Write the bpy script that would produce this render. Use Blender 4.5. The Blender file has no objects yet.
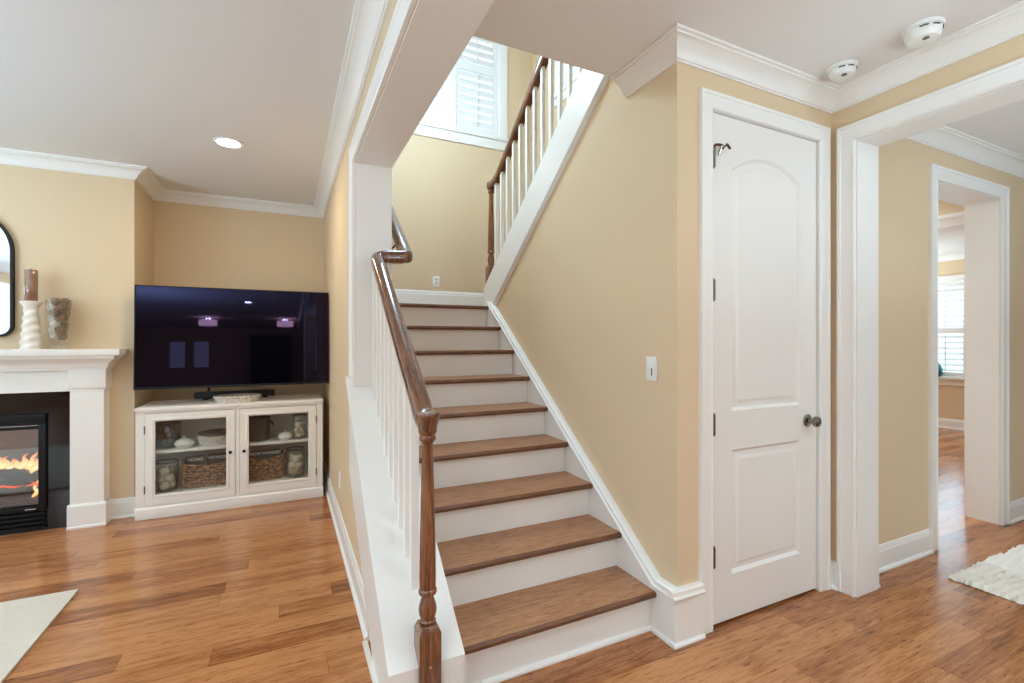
import bpy, bmesh, math, random
from mathutils import Vector, Matrix
from mathutils.geometry import tessellate_polygon
random.seed(7)
S = bpy.context.scene
COL = S.collection
PI = math.pi

# ------------------------------------------------------------------ camera
cam = bpy.data.cameras.new('camera')
cam.sensor_width = 36.0
cam.lens = 472.5 / 1024 * 36.0
cam.clip_start = 0.02
cam.clip_end = 200
YAW = math.atan((512 - 286) / 472.5)
co = bpy.data.objects.new('camera', cam)
COL.objects.link(co)
co.location = (0, 0, 1.335)
co.rotation_euler = (PI / 2, 0, -YAW)
S.camera = co

# ------------------------------------------------------------------ world, exposure
w = bpy.data.worlds.new('world')
S.world = w
w.use_nodes = True
bg = w.node_tree.nodes['Background']
bg.inputs[0].default_value = (0.78, 0.90, 1.0, 1)
bg.inputs[1].default_value = 1.5
S.view_settings.view_transform = 'Standard'
S.view_settings.look = 'None'
S.view_settings.gamma = 1
S.view_settings.use_curve_mapping = False
S.view_settings.exposure = 0.06
S.cycles.use_denoising = True
S.cycles.max_bounces = 10
S.cycles.diffuse_bounces = 6
S.cycles.glossy_bounces = 4
S.cycles.transparent_max_bounces = 16
S.cycles.sample_clamp_indirect = 6
S.cycles.caustics_reflective = False
S.cycles.caustics_refractive = False


def area(name, loc, rot, sx, sy, power, col=(1, 1, 1), portal=False, shape='RECTANGLE', parent=None, spread=None):
    l = bpy.data.lights.new(name, 'AREA')
    l.shape = shape
    l.size = sx
    l.size_y = sy
    l.energy = power
    l.color = col
    if spread:
        l.spread = spread
    if portal:
        l.cycles.is_portal = True
    o = bpy.data.objects.new(name, l)
    COL.objects.link(o)
    o.location = loc
    o.rotation_euler = rot
    return o


C = 2.66           # ceiling
WX, WI = 0.345, 0.546   # wall between living room and stair
FY = 4.52          # fireplace wall
AX, AY = -1.05, 5.11    # alcove
RX = 2.687         # right wall with cased opening
DY = 1.577         # closet door wall
YB, XL = -7.5, -4.9

# daylight openings (portals): living room left wall, rear wall, hall rear, stair windows
area('daylight_portal', (XL + .02, 1.2, 1.45), (0, -PI / 2, 0), 2.1, 4.4, 1, portal=True)
area('daylight_portal', (XL + .02, -4.2, 1.45), (0, -PI / 2, 0), 2.1, 4.0, 1, portal=True)
area('daylight_portal', (1.6, YB + .02, 1.3), (PI / 2, 0, PI), 1.6, 2.3, 1, portal=True)
area('daylight_portal', (5.5, YB + .02, 1.4), (PI / 2, 0, PI), 3.0, 2.0, 1, portal=True)
# ceiling cans: the first has its fixture, the others are unseen lights
WARM = (0.86, 0.94, 1.0)
CANS = [(-0.345, 3.65), (-2.6, 3.5), (-0.5, 0.9), (-2.6, 0.9), (-0.7, -2.2), (-2.8, -2.2)]
HALL_CANS = [(2.25, -0.1)]


# ------------------------------------------------------------------ materials
def s2l(c):
    return tuple(((x / 255) / 12.92 if x / 255 <= 0.04045 else ((x / 255 + 0.055) / 1.055) ** 2.4) for x in c) + (1,)


def mat(name, rgb, rough=0.5, metal=0.0, noise=0.0, nscale=20, bump=0.0, bscale=60, spec=0.5, coat=0.0):
    m = bpy.data.materials.new(name)
    m.use_nodes = True
    nt = m.node_tree
    b = nt.nodes['Principled BSDF']
    b.inputs['Base Color'].default_value = s2l(rgb)
    b.inputs['Roughness'].default_value = rough
    b.inputs['Metallic'].default_value = metal
    b.inputs['Specular IOR Level'].default_value = spec
    b.inputs['Coat Weight'].default_value = coat
    tc = nt.nodes.new('ShaderNodeTexCoord')
    if noise:
        n = nt.nodes.new('ShaderNodeTexNoise')
        n.inputs['Scale'].default_value = nscale
        n.inputs['Detail'].default_value = 5
        nt.links.new(tc.outputs['Object'], n.inputs['Vector'])
        r = nt.nodes.new('ShaderNodeMapRange')
        r.inputs['To Min'].default_value = 1 - noise
        r.inputs['To Max'].default_value = 1 + noise
        nt.links.new(n.outputs['Fac'], r.inputs['Value'])
        mx = nt.nodes.new('ShaderNodeMix')
        mx.data_type = 'RGBA'
        mx.blend_type = 'MULTIPLY'
        mx.inputs[0].default_value = 1
        mx.inputs[6].default_value = s2l(rgb)
        nt.links.new(r.outputs[0], mx.inputs[7])
        nt.links.new(mx.outputs[2], b.inputs['Base Color'])
    if bump:
        n2 = nt.nodes.new('ShaderNodeTexNoise')
        n2.inputs['Scale'].default_value = bscale
        n2.inputs['Detail'].default_value = 4
        nt.links.new(tc.outputs['Object'], n2.inputs['Vector'])
        bp = nt.nodes.new('ShaderNodeBump')
        bp.inputs['Strength'].default_value = bump
        bp.inputs['Distance'].default_value = 0.004
        nt.links.new(n2.outputs['Fac'], bp.inputs['Height'])
        nt.links.new(bp.outputs[0], b.inputs['Normal'])
    return m


def wood(name, dark, mid, light, rough=0.35, planks=None, stretch=(1.2, 16, 16), scale=2.2, coat=0.0, bump=0.12, spec=0.5, rough_amp=0.08):
    """Oak-like wood; grain runs along object X. planks=(length, width) lays boards with their own tone."""
    m = bpy.data.materials.new(name)
    m.use_nodes = True
    nt = m.node_tree
    N, L = nt.nodes, nt.links
    b = N['Principled BSDF']
    tc = N.new('ShaderNodeTexCoord')
    mp = N.new('ShaderNodeMapping')
    mp.inputs['Scale'].default_value = stretch
    src = tc.outputs['Object']
    tone = None
    if planks:
        def math_(op, i0, i1=None, i2=None):
            q = N.new('ShaderNodeMath')
            q.operation = op
            for k_, v_ in enumerate((i0, i1, i2)):
                if v_ is None:
                    continue
                if isinstance(v_, (int, float)):
                    q.inputs[k_].default_value = v_
                else:
                    L.new(v_, q.inputs[k_])
            return q.outputs[0]
        sp = N.new('ShaderNodeSeparateXYZ')
        L.new(src, sp.inputs[0])
        yw = math_('DIVIDE', sp.outputs[1], planks[1])
        row = math_('FLOOR', yw)
        wn1 = N.new('ShaderNodeTexWhiteNoise')
        wn1.noise_dimensions = '1D'
        L.new(row, wn1.inputs['W'])
        xs = math_('ADD', math_('DIVIDE', sp.outputs[0], planks[0]), math_('MULTIPLY', wn1.outputs['Value'], 9.0))
        colm = math_('FLOOR', xs)
        cxy = N.new('ShaderNodeCombineXYZ')
        L.new(row, cxy.inputs[0])
        L.new(colm, cxy.inputs[1])
        wn2 = N.new('ShaderNodeTexWhiteNoise')
        wn2.noise_dimensions = '2D'
        L.new(cxy.outputs[0], wn2.inputs['Vector'])
        fy = math_('ABSOLUTE', math_('SUBTRACT', math_('FRACT', yw), 0.5))
        fx = math_('ABSOLUTE', math_('SUBTRACT', math_('FRACT', xs), 0.5))
        seam = math_('MAXIMUM', math_('GREATER_THAN', fy, 0.5 - 0.0011 / planks[1]), math_('GREATER_THAN', fx, 0.5 - 0.0011 / planks[0]))
        tone = wn2
        # shift the grain of each board
        cmb = N.new('ShaderNodeVectorMath')
        cmb.operation = 'MULTIPLY_ADD'
        cmb.inputs[1].default_value = (17.3, 13.1, 15.7)
        L.new(wn2.outputs['Color'], cmb.inputs[0])
        L.new(src, cmb.inputs[2])
        L.new(cmb.outputs[0], mp.inputs['Vector'])
    else:
        L.new(src, mp.inputs['Vector'])
    n1 = N.new('ShaderNodeTexNoise')
    n1.inputs['Scale'].default_value = scale
    n1.inputs['Detail'].default_value = 8
    n1.inputs['Roughness'].default_value = 0.62
    n1.inputs['Distortion'].default_value = 0.9
    L.new(mp.outputs[0], n1.inputs['Vector'])
    mp2 = N.new('ShaderNodeMapping')
    mp2.inputs['Scale'].default_value = (stretch[0] * 3.5, stretch[1] * 6, stretch[2] * 6)
    L.new(mp.inputs['Vector'].links[0].from_socket, mp2.inputs['Vector'])
    n2 = N.new('ShaderNodeTexNoise')
    n2.inputs['Scale'].default_value = scale
    n2.inputs['Detail'].default_value = 4
    L.new(mp2.outputs[0], n2.inputs['Vector'])
    if planks:
        n1.inputs['Distortion'].default_value = 0.5
    lowf = N.new('ShaderNodeMath')
    lowf.operation = 'MULTIPLY_ADD'
    lowf.inputs[1].default_value = 0.68 if planks else 1.0
    lowf.inputs[2].default_value = 0.16 if planks else 0.0
    L.new(n1.outputs['Fac'], lowf.inputs[0])
    ad = N.new('ShaderNodeMath')
    ad.operation = 'MULTIPLY_ADD'
    ad.inputs[1].default_value = 0.48 if planks else 0.35
    L.new(n2.outputs['Fac'], ad.inputs[0])
    L.new(lowf.outputs[0], ad.inputs[2])
    val = ad.outputs[0]
    if tone:
        a2 = N.new('ShaderNodeMath')
        a2.operation = 'MULTIPLY_ADD'
        a2.inputs[1].default_value = 0.25
        L.new(tone.outputs['Value'], a2.inputs[0])
        L.new(val, a2.inputs[2])
        val = a2.outputs[0]
        off = 0.185
    else:
        off = 0.0
    cr = N.new('ShaderNodeValToRGB')
    e = cr.color_ramp.elements
    e[0].position = 0.44 + off
    e[0].color = s2l(dark)
    e[1].position = 0.92 + off
    e[1].color = s2l(light)
    k = e.new(0.62 + off)
    k.color = s2l(mid)
    L.new(val, cr.inputs[0])
    colour = cr.outputs[0]
    if tone:
        mx = N.new('ShaderNodeMix')
        mx.data_type = 'RGBA'
        mx.blend_type = 'MULTIPLY'
        L.new(seam, mx.inputs[0])
        L.new(colour, mx.inputs[6])
        mx.inputs[7].default_value = (0.55, 0.48, 0.42, 1)
        colour = mx.outputs[2]
        mp3 = N.new('ShaderNodeMapping')
        mp3.inputs['Scale'].default_value = (14, 95, 95)
        L.new(mp.inputs['Vector'].links[0].from_socket, mp3.inputs['Vector'])
        n3 = N.new('ShaderNodeTexNoise')
        n3.inputs['Scale'].default_value = 1.0
        n3.inputs['Detail'].default_value = 3
        L.new(mp3.outputs[0], n3.inputs['Vector'])
        fl_ = N.new('ShaderNodeMapRange')
        fl_.inputs['From Min'].default_value = 0.60
        fl_.inputs['From Max'].default_value = 0.72
        L.new(n3.outputs['Fac'], fl_.inputs[0])
        mxf = N.new('ShaderNodeMix')
        mxf.data_type = 'RGBA'
        mxf.blend_type = 'MULTIPLY'
        L.new(fl_.outputs[0], mxf.inputs[0])
        L.new(colour, mxf.inputs[6])
        mxf.inputs[7].default_value = (0.46, 0.36, 0.30, 1)
        colour = mxf.outputs[2]
    L.new(colour, b.inputs['Base Color'])
    rr = N.new('ShaderNodeMapRange')
    rr.inputs['To Min'].default_value = rough - rough_amp
    rr.inputs['To Max'].default_value = rough + rough_amp
    L.new(n1.outputs['Fac'], rr.inputs['Value'])
    L.new(rr.outputs[0], b.inputs['Roughness'])
    b.inputs['Specular IOR Level'].default_value = spec
    b.inputs['Coat Weight'].default_value = coat
    b.inputs['Coat Roughness'].default_value = 0.12
    bp = N.new('ShaderNodeBump')
    bp.inputs['Strength'].default_value = bump
    bp.inputs['Distance'].default_value = 0.004
    L.new(val, bp.inputs['Height'])
    L.new(bp.outputs[0], b.inputs['Normal'])
    return m


def glass_thin(name, tint=(1, 1, 1), refl=0.08, rough=0.0):
    m = bpy.data.materials.new(name)
    m.use_nodes = True
    nt = m.node_tree
    N, L = nt.nodes, nt.links
    N.clear()
    out = N.new('ShaderNodeOutputMaterial')
    tr = N.new('ShaderNodeBsdfTransparent')
    tr.inputs[0].default_value = (*tint, 1)
    gl = N.new('ShaderNodeBsdfGlossy')
    gl.inputs['Roughness'].default_value = rough
    fr = N.new('ShaderNodeFresnel')
    fr.inputs[0].default_value = 1.45
    mul = N.new('ShaderNodeMath')
    mul.operation = 'MULTIPLY'
    mul.inputs[1].default_value = refl / 0.04
    mul.use_clamp = True
    L.new(fr.outputs[0], mul.inputs[0])
    cap_ = N.new('ShaderNodeMath')
    cap_.operation = 'MINIMUM'
    cap_.inputs[1].default_value = 0.22
    L.new(mul.outputs[0], cap_.inputs[0])
    mx = N.new('ShaderNodeMixShader')
    L.new(cap_.outputs[0], mx.inputs[0])
    L.new(tr.outputs[0], mx.inputs[1])
    L.new(gl.outputs[0], mx.inputs[2])
    L.new(mx.outputs[0], out.inputs[0])
    return m


def emit(name, rgb, strength):
    m = bpy.data.materials.new(name)
    m.use_nodes = True
    b = m.node_tree.nodes['Principled BSDF']
    b.inputs['Base Color'].default_value = s2l(rgb)
    b.inputs['Emission Color'].default_value = s2l(rgb)
    b.inputs['Emission Strength'].default_value = strength
    return m


M = {}
M['wall'] = mat('beige wall paint', (219, 196, 163), 0.75, bump=0.05, bscale=180, noise=0.012, nscale=3, spec=0.3)
M['ceil'] = mat('ceiling paint', (228, 226, 224), 0.85, bump=0.04, bscale=150, noise=0.008, nscale=3, spec=0.2)
M['trim'] = mat('white trim paint', (238, 236, 232), 0.35, noise=0.008, nscale=5, spec=0.4)
M['door'] = mat('white door paint', (234, 231, 226), 0.38, noise=0.008, nscale=5, spec=0.4)
M['floor'] = wood('hickory floor', (108, 62, 34), (162, 102, 60), (194, 134, 86), 0.20, planks=(1.35, 0.127), stretch=(1.7, 15, 15), scale=1.7, bump=0.10, spec=0.45)
M['oak'] = wood('stained oak tread', (98, 62, 40), (164, 114, 80), (194, 146, 108), 0.42, stretch=(5, 42, 42), scale=2.0, bump=0.2, spec=0.4)
M['oak_shaded'] = wood('stained oak nosing with shade', (66, 38, 24), (104, 64, 42), (134, 90, 62), 0.40, stretch=(5, 42, 42), scale=2.0)  # tread oak darkened: shade of the tread fronts put into the colour
M['newel'] = wood('varnished oak newel', (56, 31, 18), (110, 64, 38), (160, 104, 66), 0.22, stretch=(26, 26, 1.6), scale=2.0, coat=0.5, bump=0.08)
M['rail'] = wood('varnished oak handrail', (66, 38, 26), (100, 62, 42), (136, 90, 62), 0.2, stretch=(26, 3, 3), scale=1.6, coat=0.7, bump=0.05)
M['brass'] = mat('satin nickel', (132, 126, 118), 0.16, 1.0)
M['black_metal'] = mat('black metal', (26, 26, 28), 0.4, 0.6)
M['black'] = mat('black plastic', (20, 20, 22), 0.45)
M['granite'] = mat('black granite', (18, 18, 21), 0.05, noise=0.35, nscale=160, spec=0.6)
M['firebox'] = mat('dark firebrick', (92, 84, 78), 0.9, noise=0.2, nscale=12)
M['glass'] = glass_thin('clear glass', (0.97, 0.98, 0.97), 0.05)
M['fireglass'] = glass_thin('fireplace glass', (0.80, 0.82, 0.86), 0.16)
M['mirror'] = mat('mirror', (235, 238, 240), 0.01, 1.0)
M['cab'] = mat('cream cabinet paint', (236, 232, 224), 0.4, noise=0.012, nscale=6, spec=0.4)
M['ceramic'] = mat('white ceramic', (236, 230, 220), 0.4, noise=0.02, nscale=15)
M['candle'] = mat('brown marbled wax', (138, 98, 76), 0.22, noise=0.5, nscale=26, coat=1.0)
M['cone'] = mat('pinecone brown', (150, 126, 104), 0.8, noise=0.6, nscale=90)
M['cone_pale'] = mat('pale pinecone', (214, 206, 196), 0.8, noise=0.2, nscale=60)
M['rattan'] = mat('white washed wicker', (216, 206, 194), 0.8, noise=0.35, nscale=70, bump=0.5, bscale=150)
M['wicker'] = mat('brown seagrass wicker', (150, 116, 86), 0.85, noise=0.95, nscale=42, bump=1.0, bscale=70)
M['board'] = mat('dark painted sign board', (84, 82, 80), 0.7, noise=0.15, nscale=30)
M['letter'] = mat('white letter paint', (215, 212, 205), 0.7)
M['shell'] = mat('cream ball', (216, 204, 184), 0.7, noise=0.2, nscale=50)
M['vine'] = mat('vine ball', (190, 160, 118), 0.8, noise=0.25, nscale=60)
M['lead'] = mat('smoked metal', (64, 66, 68), 0.4, 0.5)
M['grey_glass'] = glass_thin('smoky glass', (0.62, 0.64, 0.64), 0.07)
M['rug'] = mat('ivory flat weave wool', (222, 216, 204), 0.95, noise=0.10, nscale=50, bump=0.4, bscale=220, spec=0.1)
M['shag'] = mat('ivory shag wool', (236, 230, 220), 0.95, noise=0.08, nscale=30, spec=0.1)
M['plastic'] = mat('white plastic', (236, 236, 232), 0.35)
M['slot'] = mat('dark slot', (50, 48, 46), 0.6)
M['log'] = mat('charred log', (92, 78, 68), 0.9, noise=0.5, nscale=14, bump=0.8, bscale=40)
M['lamp'] = emit('lit lamp lens', (255, 246, 230), 14)
M['drum'] = emit('lit drum shade', (255, 220, 214), 9)
M['shutter'] = mat('white shutter paint', (232, 232, 230), 0.4)
M['teal'] = mat('teal glaze', (40, 130, 130), 0.2)
M['chrome'] = mat('chrome', (190, 190, 190), 0.2, 1.0)
M['hood'] = mat('dark kitchen cabinet', (60, 56, 62), 0.4)

def shaded_strands(m_, scale, hi=1.25, lo=.30):  # mottled strands, with the shade of their crevices put into the colour
    nt_ = m_.node_tree
    b_ = nt_.nodes['Principled BSDF']
    link = b_.inputs['Base Color'].links[0]
    src_ = link.from_socket
    tc_ = nt_.nodes.new('ShaderNodeTexCoord')
    mp_ = nt_.nodes.new('ShaderNodeMapping')
    mp_.inputs['Scale'].default_value = (1, 1, 1.7)
    vo = nt_.nodes.new('ShaderNodeTexVoronoi')
    vo.inputs['Scale'].default_value = scale
    nt_.links.new(tc_.outputs['Object'], mp_.inputs[0])
    nt_.links.new(mp_.outputs[0], vo.inputs['Vector'])
    mr_ = nt_.nodes.new('ShaderNodeMapRange')
    mr_.inputs['From Min'].default_value = 0.25
    mr_.inputs['From Max'].default_value = 0.75
    mr_.inputs['To Min'].default_value = hi
    mr_.inputs['To Max'].default_value = lo
    nt_.links.new(vo.outputs['Distance'], mr_.inputs[0])
    mx_ = nt_.nodes.new('ShaderNodeMix')
    mx_.data_type = 'RGBA'
    mx_.blend_type = 'MULTIPLY'
    mx_.inputs[0].default_value = 1
    nt_.links.new(src_, mx_.inputs[6])
    nt_.links.new(mr_.outputs[0], mx_.inputs[7])
    nt_.links.new(mx_.outputs[2], b_.inputs['Base Color'])


shaded_strands(M['wicker'], 38)
shaded_strands(M['rattan'], 60, 1.1, .72)
# screen: black glass with a violet sheen
M['screen'] = mat('tv screen glass', (3, 3, 6), 0.02, spec=0.5)
_b = M['screen'].node_tree.nodes['Principled BSDF']
_b.inputs['Specular Tint'].default_value = (0.50, 0.42, 0.85, 1)
_b.inputs['IOR'].default_value = 1.5


def flame_mat():
    m = bpy.data.materials.new('flame')
    m.use_nodes = True
    N, L = m.node_tree.nodes, m.node_tree.links
    N.clear()
    out = N.new('ShaderNodeOutputMaterial')
    tc = N.new('ShaderNodeTexCoord')
    sp = N.new('ShaderNodeSeparateXYZ')
    L.new(tc.outputs['Generated'], sp.inputs[0])
    cr = N.new('ShaderNodeValToRGB')
    e = cr.color_ramp.elements
    e[0].position = 0.0
    e[0].color = (1, 0.42, 0.10, 1)
    e[1].position = 1.0
    e[1].color = (0.8, 0.12, 0.01, 1)
    k = e.new(0.35)
    k.color = (1.0, 0.62, 0.25, 1)
    L.new(sp.outputs['Z'], cr.inputs[0])
    em = N.new('ShaderNodeEmission')
    em.inputs[1].default_value = 2.6
    L.new(cr.outputs[0], em.inputs[0])
    tr = N.new('ShaderNodeBsdfTransparent')
    lw = N.new('ShaderNodeLayerWeight')
    lw.inputs[0].default_value = 0.35
    mr = N.new('ShaderNodeMapRange')
    mr.inputs['To Min'].default_value = 0.1
    mr.inputs['To Max'].default_value = 0.9
    L.new(lw.outputs['Facing'], mr.inputs['Value'])
    mx = N.new('ShaderNodeMixShader')
    L.new(mr.outputs[0], mx.inputs[0])
    L.new(em.outputs[0], mx.inputs[1])
    L.new(tr.outputs[0], mx.inputs[2])
    L.new(mx.outputs[0], out.inputs[0])
    return m


M['flame'] = flame_mat()
M['ember'] = emit('ember', (255, 70, 30), 1.6)


# ------------------------------------------------------------------ mesh builder
class MB:
    def __init__(s):
        s.bm = bmesh.new()

    def face(s, vs):
        try:
            return s.bm.faces.new(vs)
        except ValueError:
            return None

    def v(s, p):
        return s.bm.verts.new(p)

    def box(s, x0, x1, y0, y1, z0, z1, bev=0.0, mtx=None):
        b = bmesh.new()
        bmesh.ops.create_cube(b, size=1)
        for q in b.verts:
            q.co = Vector(((x0 + x1) / 2 + q.co.x * (x1 - x0), (y0 + y1) / 2 + q.co.y * (y1 - y0), (z0 + z1) / 2 + q.co.z * (z1 - z0)))
        if bev:
            bmesh.ops.bevel(b, geom=list(b.edges), offset=bev, segments=2, affect='EDGES', profile=0.6)
        s._join(b, mtx)
        return s

    def _join(s, b, mtx=None):
        me = bpy.data.meshes.new('t')
        b.to_mesh(me)
        b.free()
        if mtx is not None:
            me.transform(mtx)
        s.bm.from_mesh(me)
        bpy.data.meshes.remove(me)

    def prism(s, poly, axis, a, b, holes=()):
        """extrude a 2D polygon: axis 'x' -> poly is (y,z); 'y' -> (x,z); 'z' -> (x,y)"""
        f = {'x': lambda p, t: (t, p[0], p[1]), 'y': lambda p, t: (p[0], t, p[1]), 'z': lambda p, t: (p[0], p[1], t)}[axis]
        loops = [list(poly)] + [list(h) for h in holes]
        tri = tessellate_polygon([[Vector((p[0], p[1], 0)) for p in l] for l in loops]) if (holes or len(poly) > 4) else None
        flat = [p for l in loops for p in l]
        A = [s.v(f(p, a)) for p in flat]
        B = [s.v(f(p, b)) for p in flat]
        if tri is None:
            s.face(A)
            s.face(B[::-1])
        else:
            for t in tri:
                s.face([A[i] for i in t])
                s.face([B[i] for i in t[::-1]])
        k = 0
        for l in loops:
            n = len(l)
            for i in range(n):
                j = (i + 1) % n
                s.face([A[k + i], B[k + i], B[k + j], A[k + j]])
            k += n
        return s

    def loft(s, rings, cap0=True, cap1=True, closed=True):
        R = [[s.v(p) for p in r] for r in rings]
        n = len(R[0])
        for a, b in zip(R, R[1:]):
            for i in range(n if closed else n - 1):
                j = (i + 1) % n
                s.face([a[i], a[j], b[j], b[i]])
        if cap0:
            s.face(R[0][::-1])
        if cap1:
            s.face(R[-1])
        return s

    def lathe(s, prof, cx, cy, n=24, twist=None):
        """prof: [(r, z)], bottom to top"""
        rings = []
        for r, z in prof:
            ring = []
            for i in range(n):
                a = 2 * PI * i / n
                rr = r if twist is None else twist(r, a, z)
                ring.append((cx + rr * math.cos(a), cy + rr * math.sin(a), z))
            rings.append(ring)
        return s.loft(rings)

    def tube(s, pts, r, n=10, ry=None, up=Vector((0, 0, 1)), cap=True, sec=None):
        """sweep a round (or given) section along a 3D path"""
        P = [Vector(p) for p in pts]
        rings = []
        for i, p in enumerate(P):
            d = (P[min(i + 1, len(P) - 1)] - P[max(i - 1, 0)]).normalized()
            if i not in (0, len(P) - 1):
                d1 = (P[i] - P[i - 1]).normalized()
                d2 = (P[i + 1] - P[i]).normalized()
                d = (d1 + d2).normalized()
            u = up if abs(d.dot(up)) < 0.98 else Vector((0, 1, 0))
            sx = d.cross(u).normalized()
            sy = sx.cross(d).normalized()
            rad = r[i] if isinstance(r, (list, tuple)) else r
            if sec:
                rings.append([p + sx * a + sy * b for a, b in sec])
            else:
                rings.append([p + sx * (rad * math.cos(2 * PI * k / n)) + sy * ((ry or rad) * math.sin(2 * PI * k / n)) for k in range(n)])
        return s.loft(rings, cap, cap)

    def ball(s, c, r, sub=2, squash=(1, 1, 1), f=None):
        b = bmesh.new()
        bmesh.ops.create_icosphere(b, subdivisions=sub, radius=1)
        for q in b.verts:
            k = f(q.co) if f else 1
            q.co = Vector((c[0] + q.co.x * r * squash[0] * k, c[1] + q.co.y * r * squash[1] * k, c[2] + q.co.z * r * squash[2] * k))
        s._join(b)
        return s

    def sweep(s, prof, path, fmap, closed=False):
        """mitred sweep of an open profile [(b, a)] along a 2D path; b goes to the left of the path; fmap(p, q, a) -> xyz"""
        n = len(path)
        rings = []
        for i in range(n):
            p = Vector(path[i])
            prv = Vector(path[i - 1]) if (i > 0 or closed) else None
            nxt = Vector(path[(i + 1) % n]) if (i < n - 1 or closed) else None
            d1 = (p - prv).normalized() if prv is not None else None
            d2 = (nxt - p).normalized() if nxt is not None else None
            d1 = d1 or d2
            d2 = d2 or d1
            n1 = Vector((-d1.y, d1.x))
            n2 = Vector((-d2.y, d2.x))
            m = n1 + n2
            m = m / max(m.dot(n1), 1e-6)
            rings.append([fmap(p.x + m.x * b, p.y + m.y * b, a) for b, a in prof])
        if closed:
            rings.append(rings[0])
        return s.loft(rings, not closed, not closed)

    def build(s, name, material, parent=None, angle=35, mods=None):
        me = bpy.data.meshes.new(name)
        bmesh.ops.remove_doubles(s.bm, verts=s.bm.verts, dist=1e-6)
        bmesh.ops.recalc_face_normals(s.bm, faces=s.bm.faces)
        s.bm.to_mesh(me)
        s.bm.free()
        for p in me.polygons:
            p.use_smooth = True
        try:
            me.set_sharp_from_angle(angle=math.radians(angle))
        except Exception:
            pass
        me.materials.append(M[material] if isinstance(material, str) else material)
        o = bpy.data.objects.new(name, me)
        COL.objects.link(o)
        if parent is not None:
            root = parent
            off = Vector((0, 0, 0))
            while root is not None:
                off += root.location
                root = root.parent
            me.transform(Matrix.Translation(-off))
            o.parent = parent
        return o


def empty(name, loc, label, cat, group=None, kind=None):
    o = bpy.data.objects.new(name, None)
    o.empty_display_size = 0.1
    COL.objects.link(o)
    o.location = loc
    tag(o, label, cat, group, kind)
    return o


def tag(o, label=None, cat=None, group=None, kind=None):
    if label:
        o['label'] = label
    if cat:
        o['category'] = cat
    if group:
        o['group'] = group
    if kind:
        o['kind'] = kind
    return o


def struct(o, label=None):
    o['kind'] = 'structure'
    if label:
        o['label'] = label
    return o


def recentre(o):
    """put a single-mesh thing's origin at its base"""
    me = o.data
    xs = [v.co for v in me.vertices]
    c = Vector(((min(v.x for v in xs) + max(v.x for v in xs)) / 2, (min(v.y for v in xs) + max(v.y for v in xs)) / 2, min(v.z for v in xs)))
    me.transform(Matrix.Translation(-c))
    o.location = o.location + c
    return o


def copy_tree(o, loc, label=None):
    r = o.copy()
    COL.objects.link(r)
    r.location = loc
    if label:
        r['label'] = label
    for ch in list(o.children):
        c = ch.copy()
        COL.objects.link(c)
        c.parent = r
        for g in list(ch.children):
            d = g.copy()
            COL.objects.link(d)
            d.parent = c
    return r


XY = lambda p, q, a: (p, q, a)

# ------------------------------------------------------------------ floor and ceilings
struct(MB().box(XL - .1, 9.6, YB - .1, 6.2, -.12, 0).build('floor', 'floor'), 'orange brown wide plank wood floor')
m = MB()
m.box(XL - .1, .45, YB - .1, 5.3, C, C + .3)
m.box(.45, 2.8, YB - .1, 1.922, C, C + .3)
m.box(2.8, 9.4, YB - .1, 1.67, C, C + .3)
struct(m.build('ceiling', 'ceil'), 'flat off white ceiling')
# stairwell ceiling and far room tray ceiling
struct(MB().box(WX, 2.7, .4, 4.9, 5.5, 5.6).build('ceiling_stairwell', 'ceil'))
m = MB()
m.box(3.0, 9.4, 1.67, 2.2, C, C + .5)
m.box(3.0, 9.4, 5.4, 6.2, C, C + .5)
m.box(3.0, 3.9, 2.2, 5.4, C, C + .5)
m.box(6.9, 9.4, 2.2, 5.4, C, C + .02)
m.box(3.0, 9.4, 1.67, 6.2, 3.16, 3.3)
struct(m.build('ceiling_far', 'ceil'), 'tray ceiling of the far room')
struct(MB().box(6.9, 7.0, 2.2, 5.4, C + .02, 3.16).build('wall_tray', 'wall'))
m = MB()
m.sweep([(0, 0), (.02, 0), (.03, .06), (.05, .10), (.05, .14), (0, .14)], [(6.9, 2.2), (6.9, 5.4)], lambda p, q, a: (p, q, C + a - .004))
struct(m.build('trim_tray', 'trim', angle=24))


# ------------------------------------------------------------------ walls
def wall(name, boxes, label=None, material='wall'):
    mb = MB()
    for b in boxes:
        mb.box(*b)
    return struct(mb.build(name, material), label)


# left wall with large daylight openings, behind and left of the view
wall('wall_left', [(XL - .15, XL, YB, -6.2, 0, C), (XL - .15, XL, -2.2, -1.0, 0, C), (XL - .15, XL, 3.4, 5.2, 0, C),
                   (XL - .15, XL, -6.2, -2.2, 0, .4), (XL - .15, XL, -1, 3.4, 0, .4),
                   (XL - .15, XL, -6.2, -2.2, 2.5, C), (XL - .15, XL, -1, 3.4, 2.5, C)])
wall('wall_back', [(XL, -3.0, YB - .15, YB, 0, C), (-2.62, -2.42, YB - .15, YB, 1.5, 2.25), (-2.04, .8, YB - .15, YB, 0, C), (2.4, 4.0, YB - .15, YB, 0, C), (7, 9.35, YB - .15, YB, 0, C),
                   (-3.0, -2.04, YB - .15, YB, 0, 1.5), (-3.0, -2.04, YB - .15, YB, 2.25, C), (.8, 2.4, YB - .15, YB, 2.45, C), (.8, 2.4, YB - .15, YB, 0, .1),
                   (4, 7, YB - .15, YB, 0, .4), (4, 7, YB - .15, YB, 2.4, C)])
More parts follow.
